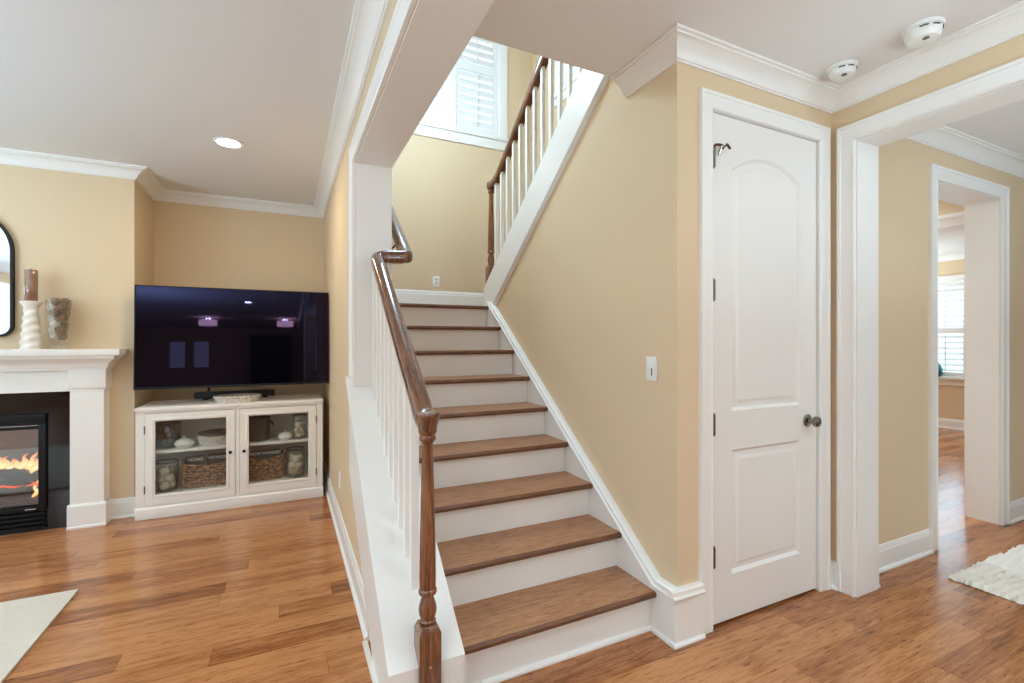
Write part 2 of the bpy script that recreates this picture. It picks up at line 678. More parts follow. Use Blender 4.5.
# fireplace wall with the firebox opening
FX = -2.02
wall('wall_fireplace', [(XL, -2.5, FY, 5.2, 0, C), (-1.54, AX, FY, 5.2, 0, C), (-2.5, -1.54, FY, 5.2, .83, C), (-2.5, -1.54, 4.95, 5.2, 0, .83)], 'beige wall above and beside the fireplace')
wall('wall_alcove', [(AX, WX, AY, AY + .1, 0, C)], 'beige back wall of the television alcove')
wall('wall_living', [(WX, WI, 2.744, 5.2, 0, C), (WX, WI, -1.5, 2.744, 2.331, C), (WX, WI, -2.4, -1.5, 0, C), (WX, WI, 1.9, 4.85, C, 5.5)], 'beige wall and header between living room and stairs')
# knee wall under the sloping curb
CURB = lambda y: .237 + .737 * (y - DY)
m = MB()
m.prism([(DY + .012, 0), (2.744, 0), (2.744, CURB(2.744) - .03), (DY + .012, CURB(DY + .012) - .03)], 'x', WX, WI + .004)
struct(m.build('wall_knee', 'wall'), 'beige triangle of wall below the sloping stair curb')
# stair side wall under the upper flight
m = MB()
ZL = lambda y: 1.746 + .737 * (3.442 - y)
m.prism([(DY, 0), (3.80, 0), (3.80, ZL(3.80) + .02), (1.922, ZL(1.922) + .02), (1.922, C), (DY, C)], 'x', 1.567, 1.667)
struct(m.build('wall_stair', 'wall'), 'beige wall along the right of the stairs, sloping below the upper flight')
wall('wall_closet', [(1.667, 1.768, DY, DY + .11, 0, C), (2.585, RX, DY, DY + .11, 0, C), (1.768, 2.585, DY, DY + .11, 2.415, C)], 'beige wall around the closet door')
wall('wall_hall', [(RX, 2.885, 1.452, 1.69, 0, C), (RX, 2.885, -.4, 1.452, 2.39, C), (RX, 2.885, YB, -.4, 0, C)], 'beige wall with the wide cased opening at right')
HX0, HX1 = 3.775, 4.69
wall('wall_passage', [(2.885, HX0, 1.57, 1.77, 0, C), (HX1, 9.2, 1.57, 1.77, 0, C), (HX0, HX1, 1.57, 1.77, 2.374, C)], 'beige passage wall beyond the wide opening')
wall('wall_far', [(9.2, 9.35, YB, 3.42, 0, C), (9.2, 9.35, 4.5, 6.2, 0, C), (9.2, 9.35, 3.42, 4.5, 0, .78), (9.2, 9.35, 3.42, 4.5, 2.25, C), (2.9, 9.35, 6.1, 6.2, 0, C + .5), (2.9, 3.0, 1.77, 6.2, 0, C + .5)], 'beige wall at the far end of the far room')
# stairwell walls with window openings
wall('wall_landing', [(WI, .98, 4.72, 4.85, 1.3, 5.5), (2.11, 2.62, 4.72, 4.85, 1.3, 5.5), (.98, 2.11, 4.72, 4.85, 1.3, 3.56), (.98, 2.11, 4.72, 4.85, 5.0, 5.5)], 'beige wall behind the stair landing')
wall('wall_stairwell', [(2.52, 2.62, 1.9, 2.9, 1.3, 5.5), (2.52, 2.62, 4.12, 4.72, 1.3, 5.5), (2.52, 2.62, 2.9, 4.12, 1.3, 3.86), (2.52, 2.62, 2.9, 4.12, 5.0, 5.5),
                        (WX, 2.62, .4, .5, C + .3, 5.5), (WX, WI, .5, 1.9, C + .3, 5.5), (2.52, 2.62, .5, 1.9, C + .3, 5.5)])

# white linings: header soffit, jambs of the openings
m = MB()
m.box(WX + .004, WI, 2.738, 2.744, CURB(2.74) - .01, 2.331)
m.box(WX - .012, WI + .012, 2.722, 2.744, CURB(2.73), 1.215)
m.box(WX - .014, WI + .014, 2.718, 2.744, 1.208, 1.226, .003)
m.box(WX + .004, WI, -1.5, 2.738, 2.325, 2.331)
struct(m.build('trim_header', 'trim'), 'white lining of the header and column above the curb')
m = MB()
m.box(RX + .002, 2.883, 1.446, 1.452, 0, 2.384)
m.box(RX + .002, 2.883, -.4, 1.452, 2.384, 2.39)
struct(m.build('trim_opening', 'trim'), 'white jamb lining of the wide opening')
m = MB()
m.box(HX0, HX0 + .006, 1.572, 1.768, 0, 2.374)
m.box(HX1 - .006, HX1, 1.572, 1.768, 0, 2.374)
m.box(HX0, HX1, 1.572, 1.768, 2.368, 2.374)
struct(m.build('trim_passage', 'trim'), 'white jamb lining of the passage doorway')

# ------------------------------------------------------------------ mouldings
CROWN = [(0, -.084), (.010, -.084), (.011, -.077), (.018, -.076), (.022, -.070), (.032, -.054), (.048, -.036), (.066, -.025), (.082, -.019), (.086, -.019), (.087, -.012), (.100, -.010), (.101, 0), (0, 0)]
BASE = [(0, 0), (.030, 0), (.030, .008), (.024, .016), (.016, .018), (.016, .112), (.012, .118), (.012, .128), (.006, .142), (0, .145)]
TALL = [(0, 0), (.016, 0), (.016, .185), (.012, .192), (.012, .206), (.005, .224), (0, .226)]


def crown(name, path, z=C, label=None):
    struct(MB().sweep([(b, a + z) for b, a in CROWN], path, XY).build(name, 'trim', angle=24), label)


def base(name, path, z=0, prof=BASE, label=None):
    struct(MB().sweep([(b, a + z) for b, a in prof], path, XY).build(name, 'trim', angle=24), label)


crown('trim_crown_living', [(WX, YB), (WX, AY), (AX, AY), (AX, FY), (XL, FY)], label='white crown moulding around the living room ceiling')
crown('trim_crown_hall', [(RX, YB), (RX, DY), (1.567, DY), (1.567, 1.922)], label='white crown moulding above the closet door')
crown('trim_crown_beam', [(WI, 1.922), (WI, -1.5)])
crown('trim_crown_passage', [(9.2, 1.57), (2.885, 1.57), (2.885, YB)], label='white crown moulding in the passage')
crown('trim_crown_far', [(9.2, 1.77), (9.2, 6.1)])
base('baseboard_living', [(WX, 2.18), (WX, AY), (AX, AY), (AX, FY), (-1.185, FY)], label='white baseboard of the living room wall and alcove')
base('baseboard_closet', [(RX, 1.530), (RX, DY), (2.651, DY)])
base('baseboard_passage', [(HX0 - .09, 1.57), (2.885, 1.57), (2.885, 1.452)], label='white baseboard along the passage wall')
base('baseboard_passage_right', [(9.2, 1.57), (HX1 + .09, 1.57)])
base('baseboard_far', [(9.2, 1.77), (9.2, 6.1)], label='white baseboard below the far window')
base('baseboard_landing', [(2.52, 4.72), (WI, 4.72)], 1.629, TALL, 'tall white baseboard on the stair landing')

CASING = [(0, 0), (0, .014), (.006, .018), (.012, .014), (.022, .013), (.06, .017), (.068, .017), (.072, .022), (.088, .022), (.090, .018), (.090, 0)]


def casing(name, path, fmap, label=None, k=1.0):
    return struct(MB().sweep([(b * k, a) for b, a in CASING], path, fmap).build(name, 'trim', angle=24), label)


# casing on closet door (faces -Y): go up the right side and down the left so that the left of the path is outward
casing('trim_closet', [(1.775, 0), (1.775, 2.408), (2.570, 2.408), (2.570, 0)], lambda p, q, a: (p, DY - a, q), 'white casing around the closet door', .87)
casing('trim_wide_opening', [(-.4, 0), (-.4, 2.39), (1.452, 2.39), (1.452, 0)], lambda p, q, a: (RX - a, p, q), 'white casing around the wide opening', .95)
casing('trim_passage_doorway', [(HX0, 0), (HX0, 2.374), (HX1, 2.374), (HX1, 0)], lambda p, q, a: (p, 1.57 - a, q), 'white casing around the passage doorway')
# casing on the living side of the header (faces -X)
casing('trim_header_casing', [(-1.5, 0), (-1.5, 2.331), (2.744, 2.331), (2.744, CURB(2.80))], lambda p, q, a: (WX - a, p, q), 'white casing along the living room side of the header', 1.1)

# ------------------------------------------------------------------ staircase
stair = empty('staircase', (1.05, 2.6, 0), 'oak tread staircase with white risers rising from the wood floor to the landing', 'staircase')
TZ = [.1875 + .1806 * k for k in range(9)]
TY = [1.664 + .2486 * k for k in range(9)]
SX = 1.530
XI = .567
for k in range(9):
    x0 = XI if TY[k] < 2.5 else WI
    y1 = TY[k] + .2486 + .042 if k < 8 else TY[k] + .12
    z = TZ[k]
    m = MB()
    r = .013
    prof = [(y1, z - .028), (TY[k] + r, z - .028)] + [(TY[k] + r - r * math.sin(a), z - .014 - .014 * math.cos(a)) for a in (PI / 6, PI / 3, PI / 2, 2 * PI / 3, 5 * PI / 6)] + [(TY[k] + r, z), (y1, z)]
    yn = TY[k] + r
    m.prism([(y1, z - .028), (yn, z - .028), (yn, z), (y1, z)], 'x', x0, SX - .001)
    t_ = m.build('tread', 'oak', stair)
    MB().prism([p_ for p_ in prof if p_[0] <= yn + 1e-6], 'x', x0, SX - .001).build('nosing', 'oak_shaded', t_)['label'] = 'rounded tread nosing, darkened as if in shade'
    m = MB()
    zb = TZ[k - 1] if k else 0
    m.box(x0, SX - .001, TY[k] + .042, TY[k] + .060, zb, z - .028)
    if k == 0:
        m.prism([(TY[0] + .042, 0), (TY[0] + .026, 0), (TY[0] + .026, .008), (TY[0] + .032, .016), (TY[0] + .042, .018)], 'x', XI, SX - .001)
    m.build('riser', 'trim', stair)
MB().box(WI, 2.52, TY[8] + .12, 4.719, 1.45, TZ[8]).build('landing', 'oak', stair)
# wall skirt with cap on the right, returning as a plinth on the closet wall
ZS = lambda y: .2435 + .727 * (y - 1.675)
PY = 1.553
m = MB()
m.prism([(1.577, 0), (1.95, 0), (3.70, 1.272), (3.70, ZS(3.70) - .04), (1.690, .206), (1.577, .206)], 'x', SX, 1.566)
m.build('skirt_board', 'trim', stair)
CAPS = [(0, -.042), (.012, -.040), (.016, -.030), (.012, -.024), (.006, -.022), (.006, -.004), (-.002, .002), (-.036, .002), (-.036, -.042)]
m = MB()
m.loft([[(SX - a, y + (.0 if j else 0), z + b) for a, b in CAPS] for j, (y, z) in enumerate([(PY + .001, .2435), (1.675, .2435), (3.63, ZS(3.63))])])
m.build('skirt_cap', 'trim', stair)
m = MB()
m.box(SX, 1.697, PY, DY - .001, .0181, .2049)
m.loft([[(x, PY - a, .2425 + b) for a, b in CAPS[:-2] + [(-.0235, .002), (-.0235, -.042)]] for x in (SX - .014, 1.700)])
m.prism([(DY - .001, .0003), (PY - .013, .0003), (PY - .013, .008), (PY - .007, .016), (DY - .001, .018)], 'x', SX - .012, 1.703)
m.prism([(SX + .02, .0003), (SX - .013, .0003), (SX - .013, .008), (SX - .006, .016), (SX + .02, .018)], 'y', PY, TY[0] + .026)
m.build('plinth', 'trim', stair)
# left curb
m = MB()
nrm = .03
m.prism([(DY - .004, CURB(DY) - nrm - .004), (2.80, CURB(2.80) - nrm), (2.80, CURB(2.80)), (DY - .004, CURB(DY) - .002)], 'x', .303, .569)
m.build('curb_cap', 'trim', stair)
m = MB()
m.prism([(DY, 0), (1.98, 0), (2.80, CURB(2.80) - .53), (2.80, CURB(2.80) - nrm), (DY, CURB(DY) - nrm)], 'x', .322, WX + .002)
m.prism([(DY - .004, 0), (2.16, 0), (2.16, .016), (DY - .004, .016)], 'x', .304, .324)
m.build('stringer_board', 'trim', stair)
m = MB()
m.box(.322, .566, DY - .002, DY + .016, 0, CURB(DY) - nrm)
for i in range(9):
    x = .485 + i * .009
    m.box(x, x + .0035, DY - .004, DY, .02, CURB(DY) - nrm - .004)
m.box(.320, .566, DY - .014, DY, 0, .016)
m.build('end_panel', 'trim', stair)
m = MB()
m.prism([(DY + .016, 0), (2.744, 0), (2.744, CURB(2.744) - nrm), (DY + .016, CURB(DY + .016) - nrm)], 'x', WI + .004, .566)
m.build('inner_curb_face', 'trim', stair)

# upper flight
up = empty('staircase', (2.1, 3.0, 1.632), 'white stringer stair flight rising from the landing toward the upper floor', 'staircase')
m = MB()
ZU = lambda y: 1.857 + .737 * (3.712 - y)
m.prism([(3.80, ZL(3.80)), (3.80, ZU(3.80)), (1.93, ZU(1.93)), (1.93, ZL(1.93))], 'x', 1.545, 1.68)
m.build('stringer_board', 'trim', up)
m = MB()
m.loft([[(1.567 - a, y, ZL(y) + b) for a, b in [(-.02, -.016), (.014, -.016), (.02, -.008), (.012, -.001), (.026, .006), (.028, .016), (-.02, .02)]] for y in (3.76, 1.93)])
m.build('stringer_moulding', 'trim', up)
for k in range(7):
    z = 1.629 + .1786 * (k + 1)
    y = 3.62 - .2457 * k
    MB().box(1.68, 2.52, y - .28, y, z - .028, z, .006).build('tread', 'oak', up)
    MB().box(1.68, 2.52, y - .06, y - .04, z - .1786, z - .028).build('riser', 'trim', up)


# ------------------------------------------------------------------ railings
def newel_parts(parent, cx, cy, z0, h=1.085):
    mb = MB()
    q = .0375
    rings = []
    for hw, z in [(q, z0), (q, z0 + .345), (q - .006, z0 + .36), (.028, z0 + .368)]:
        rings.append([(cx - hw, cy - hw, z), (cx + hw, cy - hw, z), (cx + hw, cy + hw, z), (cx - hw, cy + hw, z)])
    mb.loft(rings)
    prof = [(.020, .366), (.026, .372), (.0285, .378), (.0245, .384), (.029, .398), (.0315, .414), (.029, .432), (.023, .450), (.0195, .462), (.021, .466),
            (.0305, .470), (.0325, .477), (.0305, .484), (.0275, .488), (.0285, .494), (.0290, .53), (.0275, .62), (.0245, .75), (.0205, .90), (.0185, .975), (.0185, .985),
            (.021, .990), (.027, .996), (.029, 1.003), (.027, 1.010), (.0265, 1.014), (.030, 1.020), (.0325, 1.028)]
    mb.lathe([(r, z0 + z) for r, z in prof], cx, cy, 24)
    n = mb.build('newel_post', 'newel', parent)
    # small wooden plug on the face
    MB().tube([(cx, cy - q - .001, z0 + .235), (cx, cy - q + .004, z0 + .235)], .006, 10).build('plug', 'oak', n)
    return n


RSEC = [(.022, -.036), (.030, -.028), (.034, -.012), (.035, .004), (.032, .018), (.025, .028), (.014, .033), (0, .0345), (-.014, .033), (-.025, .028), (-.032, .018), (-.035, .004), (-.034, -.012), (-.030, -.028), (-.022, -.036)]


def smooth(pts, it=2):
    for _ in range(it):
        q = [pts[0]]
        for a, b in zip(pts, pts[1:]):
            a = Vector(a)
            b = Vector(b)
            q += [a.lerp(b, .25), a.lerp(b, .75)]
        q.append(pts[-1])
        pts = q
    return pts


rl = empty('stair_railing', (.44, 1.594, .2), 'dark oak handrail and newel with white balusters on the white stair curb', 'railing')
newel_parts(rl, .44, 1.594, 0)
RZ = lambda y: 1.064 + .74 * (y - 1.625)
path = [(.44, 1.60, 1.062), (.44, 1.635, 1.066), (.44, 1.70, RZ(1.70)), (.44, 2.50, RZ(2.50))]
path = smooth(path)
turn = smooth([(.44, 2.50, RZ(2.50)), (.44, 2.605, RZ(2.59)), (.47, 2.618, 1.795), (.56, 2.618, 1.800), (.605, 2.618, 1.805), (.608, 2.66, 1.83), (.608, 2.74, 1.889)], 2)
tail = [(.608, 3.30, 1.889 + .737 * .56), (.608, 3.50, 2.45)]
m = MB()
m.tube(list(path) + list(turn)[1:] + tail, .03, sec=RSEC)
# rounded easing cap over the newel
m.lathe([(.030, 1.024), (.032, 1.034), (.034, 1.046), (.038, 1.062), (.0425, 1.078), (.0435, 1.086), (.041, 1.092), (.030, 1.096), (.010, 1.0975)], .44, 1.594, 24)
hr = m.build('handrail', 'rail', rl)
MB().tube(smooth([(.548, 2.90, 1.90), (.580, 2.90, 1.895), (.606, 2.90, 1.93), (.608, 2.90, 1.985)]), .006, 8).build('rail_bracket', 'black_metal', rl)
y = 1.797
while y < 2.70:
    b = .0145
    yb = max(y, 1.7)
    zt = RZ(y) - .012
    MB().loft([[(.444 - b, y - b, CURB(y - b) - .003), (.444 + b, y - b, CURB(y - b) - .003), (.444 + b, y + b, CURB(y + b) - .003), (.444 - b, y + b, CURB(y + b) - .003)],
               [(.444 - b, y - b, zt), (.444 + b, y - b, zt), (.444 + b, y + b, zt), (.444 - b, y + b, zt)]]).build('baluster', 'trim', rl)
    y += .1067

ru = empty('stair_railing', (1.61, 3.775, 1.629), 'dark oak handrail and white balusters along the upper stair flight', 'railing')
newel_parts(ru, 1.605, 3.775, 1.629)
UZ = lambda y: 2.785 + .737 * (3.517 - y)
pu = list(smooth([(1.605, 3.78, 2.690), (1.605, 3.735, 2.690), (1.605, 3.67, 2.70), (1.605, 3.60, UZ(3.60)), (1.605, 3.45, UZ(3.45))])) + [(1.605, 1.95, UZ(1.95))]
m = MB()
m.tube(pu, .03, sec=RSEC)
m.lathe([(.0325, 2.655), (.037, 2.663), (.040, 2.679), (.0405, 2.697), (.038, 2.711), (.030, 2.719), (.012, 2.723)], 1.605, 3.775, 24)
m.build('handrail', 'rail', ru)
y = 3.66
while y > 1.96:
    b = .0125
    zt = (UZ(y) if y < 3.6 else 2.71) - .012
    MB().loft([[(1.605 - b, y - b, ZU(y - b) - .003), (1.605 + b, y - b, ZU(y - b) - .003), (1.605 + b, y + b, ZU(y + b) - .003), (1.605 - b, y + b, ZU(y + b) - .003)],
               [(1.605 - b, y - b, zt), (1.605 + b, y - b, zt), (1.605 + b, y + b, zt), (1.605 - b, y + b, zt)]]).build('baluster', 'trim', ru)
    y -= .1228 * 0.93

# ------------------------------------------------------------------ closet door
dr = empty('door_1', (2.2, 1.6, 0), 'white two panel arch top closet door, closed', 'door', kind='structure')
DX0, DX1, DZ0, DZ1, DF = 1.784, 2.568, .014, 2.402, 1.582


def arch(x0, x1, z0, z1, rise, n=14):
    pts = [(x0, z0), (x1, z0)]
    for i in range(n + 1):
        t = i / n
        x = x1 + (x0 - x1) * t
        pts.append((x, z1 + rise * (1 - (2 * t - 1) ** 2)))
    return pts


def inset(poly, d):
    n = len(poly)
    out = []
    for i in range(n):
        p0, p1, p2 = Vector(poly[i - 1]), Vector(poly[i]), Vector(poly[(i + 1) % n])
        d1 = (p1 - p0).normalized()
        d2 = (p2 - p1).normalized()
        n1 = Vector((-d1.y, d1.x))
        n2 = Vector((-d2.y, d2.x))
        mm = n1 + n2
        mm = mm / max(mm.dot(n1), .2)
        out.append((p1.x + mm.x * d, p1.y + mm.y * d))
    return out


PANELS = [arch(1.920, 2.431, 1.004, 2.160, .082), [(1.920, .226), (2.431, .226), (2.431, .818), (1.920, .818)]]
m = MB()
m.prism([(DX0, DZ0), (DX1, DZ0), (DX1, DZ1), (DX0, DZ1)], 'y', DF, DF + .02, PANELS)
m.box(DX0, DX1, DF + .016, DF + .04, DZ0, DZ1)
for P in PANELS:
    rr = [(0, 0), (.005, .005), (.014, .014), (.030, .012), (.050, .002), (.060, .002)]
    m.loft([[(x, DF + dep, z) for x, z in inset(P, d)] for d, dep in rr], False, True)
m.build('door_panel', 'door', dr, angle=25)
# jamb stop around the door
m = MB()
m.box(1.768, 1.781, DY + .002, DY + .11, 0, 2.415)
m.box(2.571, 2.585, DY + .002, DY + .11, 0, 2.415)
m.box(1.781, 2.571, DY + .002, DY + .11, 2.406, 2.415)
m.build('door_frame', 'trim', dr)
kx, kz = 2.488, .918
m = MB()
ring = lambda cy_, r: [(kx + r * math.cos(2 * PI * i / 20), cy_, kz + r * math.sin(2 * PI * i / 20)) for i in range(20)]
m.loft([ring(DF + .001, .033), ring(DF - .006, .033), ring(DF - .010, .028), ring(DF - .012, .013), ring(DF - .030, .010), ring(DF - .034, .016), ring(DF - .040, .026), ring(DF - .050, .0285), ring(DF - .060, .026), ring(DF - .066, .017), ring(DF - .068, .005)])
m.build('door_knob', 'brass', dr)
for i, z in enumerate((2.19, 1.573, .950, .335)):
    m = MB()
    hx, hy = 1.787, DF - .012
    m.tube([(hx, hy, z - .046), (hx, hy, z + .046)], .0075, 10)
    m.tube([(hx, hy, z - .053), (hx, hy, z + .053)], .0045, 8)
    m.box(hx, hx + .012, DF - .003, DF + .002, z - .045, z + .045)
    h = m.build('hinge', 'brass', dr)
    if i == 0:
        m = MB()
        m.tube([(hx, hy - .002, z + .054), (hx + .012, hy - .014, z + .054), (hx + .03, hy - .024, z + .048)], .0065, 8)
        m.tube([(hx + .025, hy - .024, z + .034), (hx + .055, hy - .026, z + .058), (hx + .08, hy - .022, z + .044)], .0065, 8)
        m.tube([(hx + .025, hy - .022, z + .046), (hx + .025, hy - .006, z + .010)], .0065, 8)
        m.build('door_stop', 'brass', h)
wall('wall_closet_inside', [(1.67, 2.68, DY + .13, DY + .15, 0, C)])


# ------------------------------------------------------------------ windows with shutters
def shutter_panel(mb, fm, u0, u1, v0, v1, rail=None, lou=.088, ang=1.12, st=.045):
    """plantation shutter: stiles, rails, louvres, tilt rod; fm(u, v, depth) -> xyz"""
    def bx(a0, a1, b0, b1, d0, d1):
        pts = [fm(a, b, d) for d in (d0, d1) for a, b in ((a0, b0), (a1, b0), (a1, b1), (a0, b1))]
        mb.loft([pts[:4], pts[4:]])
    bx(u0, u0 + st, v0, v1, 0, .025)
    bx(u1 - st, u1, v0, v1, 0, .025)
    cuts = [v0] + ([rail] if rail else []) + [v1]
    secs = []
    bx(u0 + st, u1 - st, v0, v0 + .07, 0, .025)
    bx(u0 + st, u1 - st, v1 - .07, v1, 0, .025)
    lo = v0 + .07
    if rail:
        bx(u0 + st, u1 - st, rail - .04, rail + .04, 0, .025)
        secs = [(lo, rail - .04), (rail + .04, v1 - .07)]
    else:
        secs = [(lo, v1 - .07)]
    for a, b in secs:
        n = max(1, round((b - a) / (lou * .92)))
        stp = (b - a) / n
        for i in range(n):
            c = a + stp * (i + .5)
            hw = lou / 2
            t = .006
            ca, sa = math.cos(ang), math.sin(ang)
            sec = [(-hw, 0), (-hw * .5, t), (hw * .5, t), (hw, 0), (hw * .5, -t), (-hw * .5, -t)]
            ringa = [fm(u0 + st + .001, c + x * sa + yy * ca, .0125 + x * ca - yy * sa) for x, yy in sec]
            ringb = [fm(u1 - st - .001, c + x * sa + yy * ca, .0125 + x * ca - yy * sa) for x, yy in sec]
            mb.loft([ringa, ringb])
        mid = (u0 + u1) / 2
        bx(mid - .006, mid + .006, a + .01, b - .01, -.026, -.016)


# landing window pair
wn = empty('window_1', (1.55, 4.72, 3.5), 'white window pair with plantation shutters high above the landing', 'window', kind='structure')
f1 = lambda u, v, d: (u, 4.745 + d, v)
m = MB()
m.box(.98, 1.0, 4.72, 4.85, 3.56, 5.0)
m.box(2.09, 2.11, 4.72, 4.85, 3.56, 5.0)
m.box(1.455, 1.607, 4.715, 4.85, 3.56, 5.0)
m.box(.98, 2.11, 4.72, 4.85, 4.98, 5.0)
m.box(.86, 2.23, 4.68, 4.85, 3.52, 3.56, .006)
m.box(.90, 2.19, 4.70, 4.72, 3.42, 3.52, .004)
m.box(.90, .985, 4.70, 4.72, 3.56, 5.0, .004)
m.box(2.10, 2.195, 4.70, 4.72, 3.56, 5.0, .004)
m.box(.90, 2.195, 4.70, 4.72, 4.99, 5.09, .004)
m.build('window_frame', 'trim', wn)
for (a, b) in ((1.0, 1.455), (1.607, 2.09)):
    m = MB()
    shutter_panel(m, f1, a + .002, b - .002, 3.562, 4.98, 4.27)
    m.build('shutter', 'shutter', wn)
MB().box(1.0, 2.09, 4.825, 4.831, 3.56, 4.98).build('pane', 'glass', wn)
# stairwell side window
wn = empty('window_2', (2.52, 3.5, 3.86), 'white window with shutters seen between the upper balusters', 'window', kind='structure')
f2 = lambda u, v, d: (2.545 + d, u, v)
m = MB()
m.box(2.52, 2.62, 2.9, 2.92, 3.86, 5.0)
m.box(2.52, 2.62, 4.10, 4.12, 3.86, 5.0)
m.box(2.48, 2.62, 2.82, 4.22, 3.83, 3.87, .005)
m.box(2.50, 2.52, 2.82, 4.22, 3.75, 3.83, .004)
m.box(2.50, 2.52, 2.82, 2.905, 3.87, 5.0, .004)
m.box(2.50, 2.52, 4.115, 4.21, 3.87, 5.0, .004)
m.box(2.50, 2.52, 2.82, 4.21, 4.99, 5.09, .004)
m.build('window_frame', 'trim', wn)
for (a, b) in ((2.92, 3.505), (3.515, 4.10)):
    m = MB()
    shutter_panel(m, f2, a, b, 3.872, 4.98)
    m.build('shutter', 'shutter', wn)
MB().box(2.60, 2.606, 2.92, 4.10, 3.87, 4.99).build('pane', 'glass', wn)
# far room window
wn = empty('window_3', (9.2, 3.96, .84), 'white window with shutters in the far room, seen through the doorway', 'window', kind='structure')
f3 = lambda u, v, d: (9.225 + d, u, v)
m = MB()
m.box(9.2, 9.35, 3.42, 3.45, .78, 2.25)
m.box(9.2, 9.35, 4.47, 4.5, .78, 2.25)
m.box(9.13, 9.35, 3.30, 4.62, .75, .79, .006)
m.box(9.18, 9.2, 3.34, 4.58, .66, .75, .004)
m.box(9.18, 9.2, 3.33, 3.43, .79, 2.24, .004)
m.box(9.18, 9.2, 4.49, 4.59, .79, 2.24, .004)
m.box(9.175, 9.2, 3.32, 4.60, 2.24, 2.35, .004)
m.build('window_frame', 'trim', wn)
for (a, b) in ((3.45, 3.955), (3.965, 4.47)):
    m = MB()
    shutter_panel(m, f3, a, b, .792, 2.24, 1.5, ang=.6)
    m.build('shutter', 'shutter', wn)
MB().box(9.31, 9.316, 3.45, 4.47, .79, 2.24).build('pane', 'glass', wn)
area('daylight_portal', (1.55, 4.86, 4.28), (PI / 2, 0, 0), 1.1, 1.45, 1, portal=True)
area('daylight_portal', (2.64, 3.5, 4.4), (0, PI / 2, 0), 1.1, 1.2, 1, portal=True)
area('window_daylight', (9.5, 3.96, 1.6), (0, PI / 2, 0), 1.7, 1.4, 42, (.45, .76, 1))

# ------------------------------------------------------------------ fireplace
fp = empty('fireplace', (FX, FY, 0), 'white mantel fireplace with black stone surround and burning gas fire', 'fireplace')
m = MB()
m.box(FX - .9355, FX + .9355, 4.29, FY, 1.236, 1.281, .004)
m.build('mantel_shelf', 'trim', fp)
m = MB()
# cove moulding under the shelf wraps the front and both ends
pf = [(0, 1.13), (.010, 1.13), (.012, 1.146), (.020, 1.150), (.024, 1.168), (.040, 1.190), (.062, 1.206), (.072, 1.214), (.074, 1.236), (0, 1.236)]
x0, x1 = FX - .83, FX + .83
m.sweep(pf, [(x1, FY), (x1, 4.385), (x0, 4.385), (x0, FY)], XY)
m.build('cove_moulding', 'trim', fp)
m = MB()
m.box(x0, x1, 4.40, FY, .98, 1.135)
m.build('frieze', 'trim', fp)
for sgn in (-1, 1):
    xa, xb = FX + sgn * .632, FX + sgn * .822
    xa, xb = min(xa, xb), max(xa, xb)
    m = MB()
    m.box(xa, xb, 4.392, FY, .165, 1.0)
    m.box(xa - .006, xb + .014, 4.378, FY, 1.0, 1.135, .003)
    m.prism([(4.392, 0), (4.368, 0), (4.368, .012), (4.376, .018), (4.376, .158), (4.385, .170), (4.392, .172)], 'x', xa - .012, xb + .016)
    m.box(xb, xb + .016, 4.392, FY, 0, .158)
    m.box(xa - .012, xa, 4.392, FY, 0, .158)
    m.build('pilaster', 'trim', fp)
m = MB()
m.prism([(FX - .632, 0), (FX + .632, 0), (FX + .632, .98), (FX - .632, .98)], 'y', 4.452, FY, [[(-2.505, .012), (-1.535, .012), (-1.535, .828), (-2.505, .828)]])
m.build('surround', 'granite', fp)
ins = MB()
ins.box(-2.505, -1.530, 4.425, 4.50, .768, .826, .003)
ins.box(-2.505, -1.530, 4.435, 4.50, .738, .766, .002)
ins.box(-2.505, -2.484, 4.43, 4.52, .17, .74, .003)
ins.box(-1.551, -1.530, 4.43, 4.52, .17, .74, .003)
ins.box(-2.505, -1.530, 4.43, 4.50, .145, .178, .003)
ins.box(-2.49, -1.545, 4.47, 4.50, .012, .146)
for i in range(4):
    ins.box(-2.503, -1.532, 4.43, 4.455, .016 + i * .032, .037 + i * .032, .005)
ins = ins.build('insert_frame', 'black_metal', fp)
MB().box(-2.466, -1.570, 4.440, 4.446, .192, .722).build('insert_glass', 'fireglass', fp)
m = MB()
for b in ((-2.484, -2.464, .178, .738), (-1.572, -1.551, .178, .738), (-2.464, -1.572, .178, .194), (-2.464, -1.572, .720, .738)):
    m.box(b[0], b[1], 4.433, 4.450, b[2], b[3], .003)
m.build('glass_frame', 'black_metal', fp)
MB().box(-2.46, -1.575, 4.431, 4.436, .7435, .7485).build('trim_strip', 'chrome', ins)
MB().box(-1.640, -1.580, 4.428, 4.432, .158, .166).build('badge', 'chrome', ins)
m = MB()
m.box(-2.5, -1.54, 4.90, 4.95, .012, .826)
m.box(-2.5, -2.49, 4.52, 4.90, .012, .826)
m.box(-1.55, -1.54, 4.52, 4.90, .012, .826)
m.box(-2.5, -1.54, 4.50, 4.90, .012, .19)
m.box(-2.5, -1.54, 4.50, 4.90, .81, .826)
m.build('firebox', 'firebox', fp)
lg = [((-2.42, 4.60, .27), (-1.66, 4.60, .28), .050), ((-2.35, 4.72, .36), (-1.60, 4.66, .40), .052), ((-2.25, 4.58, .38), (-1.95, 4.75, .44), .038), ((-1.92, 4.57, .41), (-1.62, 4.60, .36), .044), ((-2.3, 4.75, .25), (-1.66, 4.76, .24), .055)]
for a, b, r in lg:
    a, b = Vector(a), Vector(b)
    m = MB()
    pts = [a.lerp(b, t / 8) + Vector((random.uniform(-.012, .012), random.uniform(-.01, .01), random.uniform(-.010, .010))) for t in range(9)]
    m.tube(pts, [r * .8] + [r * random.uniform(.88, 1.14) for _ in pts[2:]] + [r * .7], 12)
    m.build('log', 'log', fp)
m = MB()
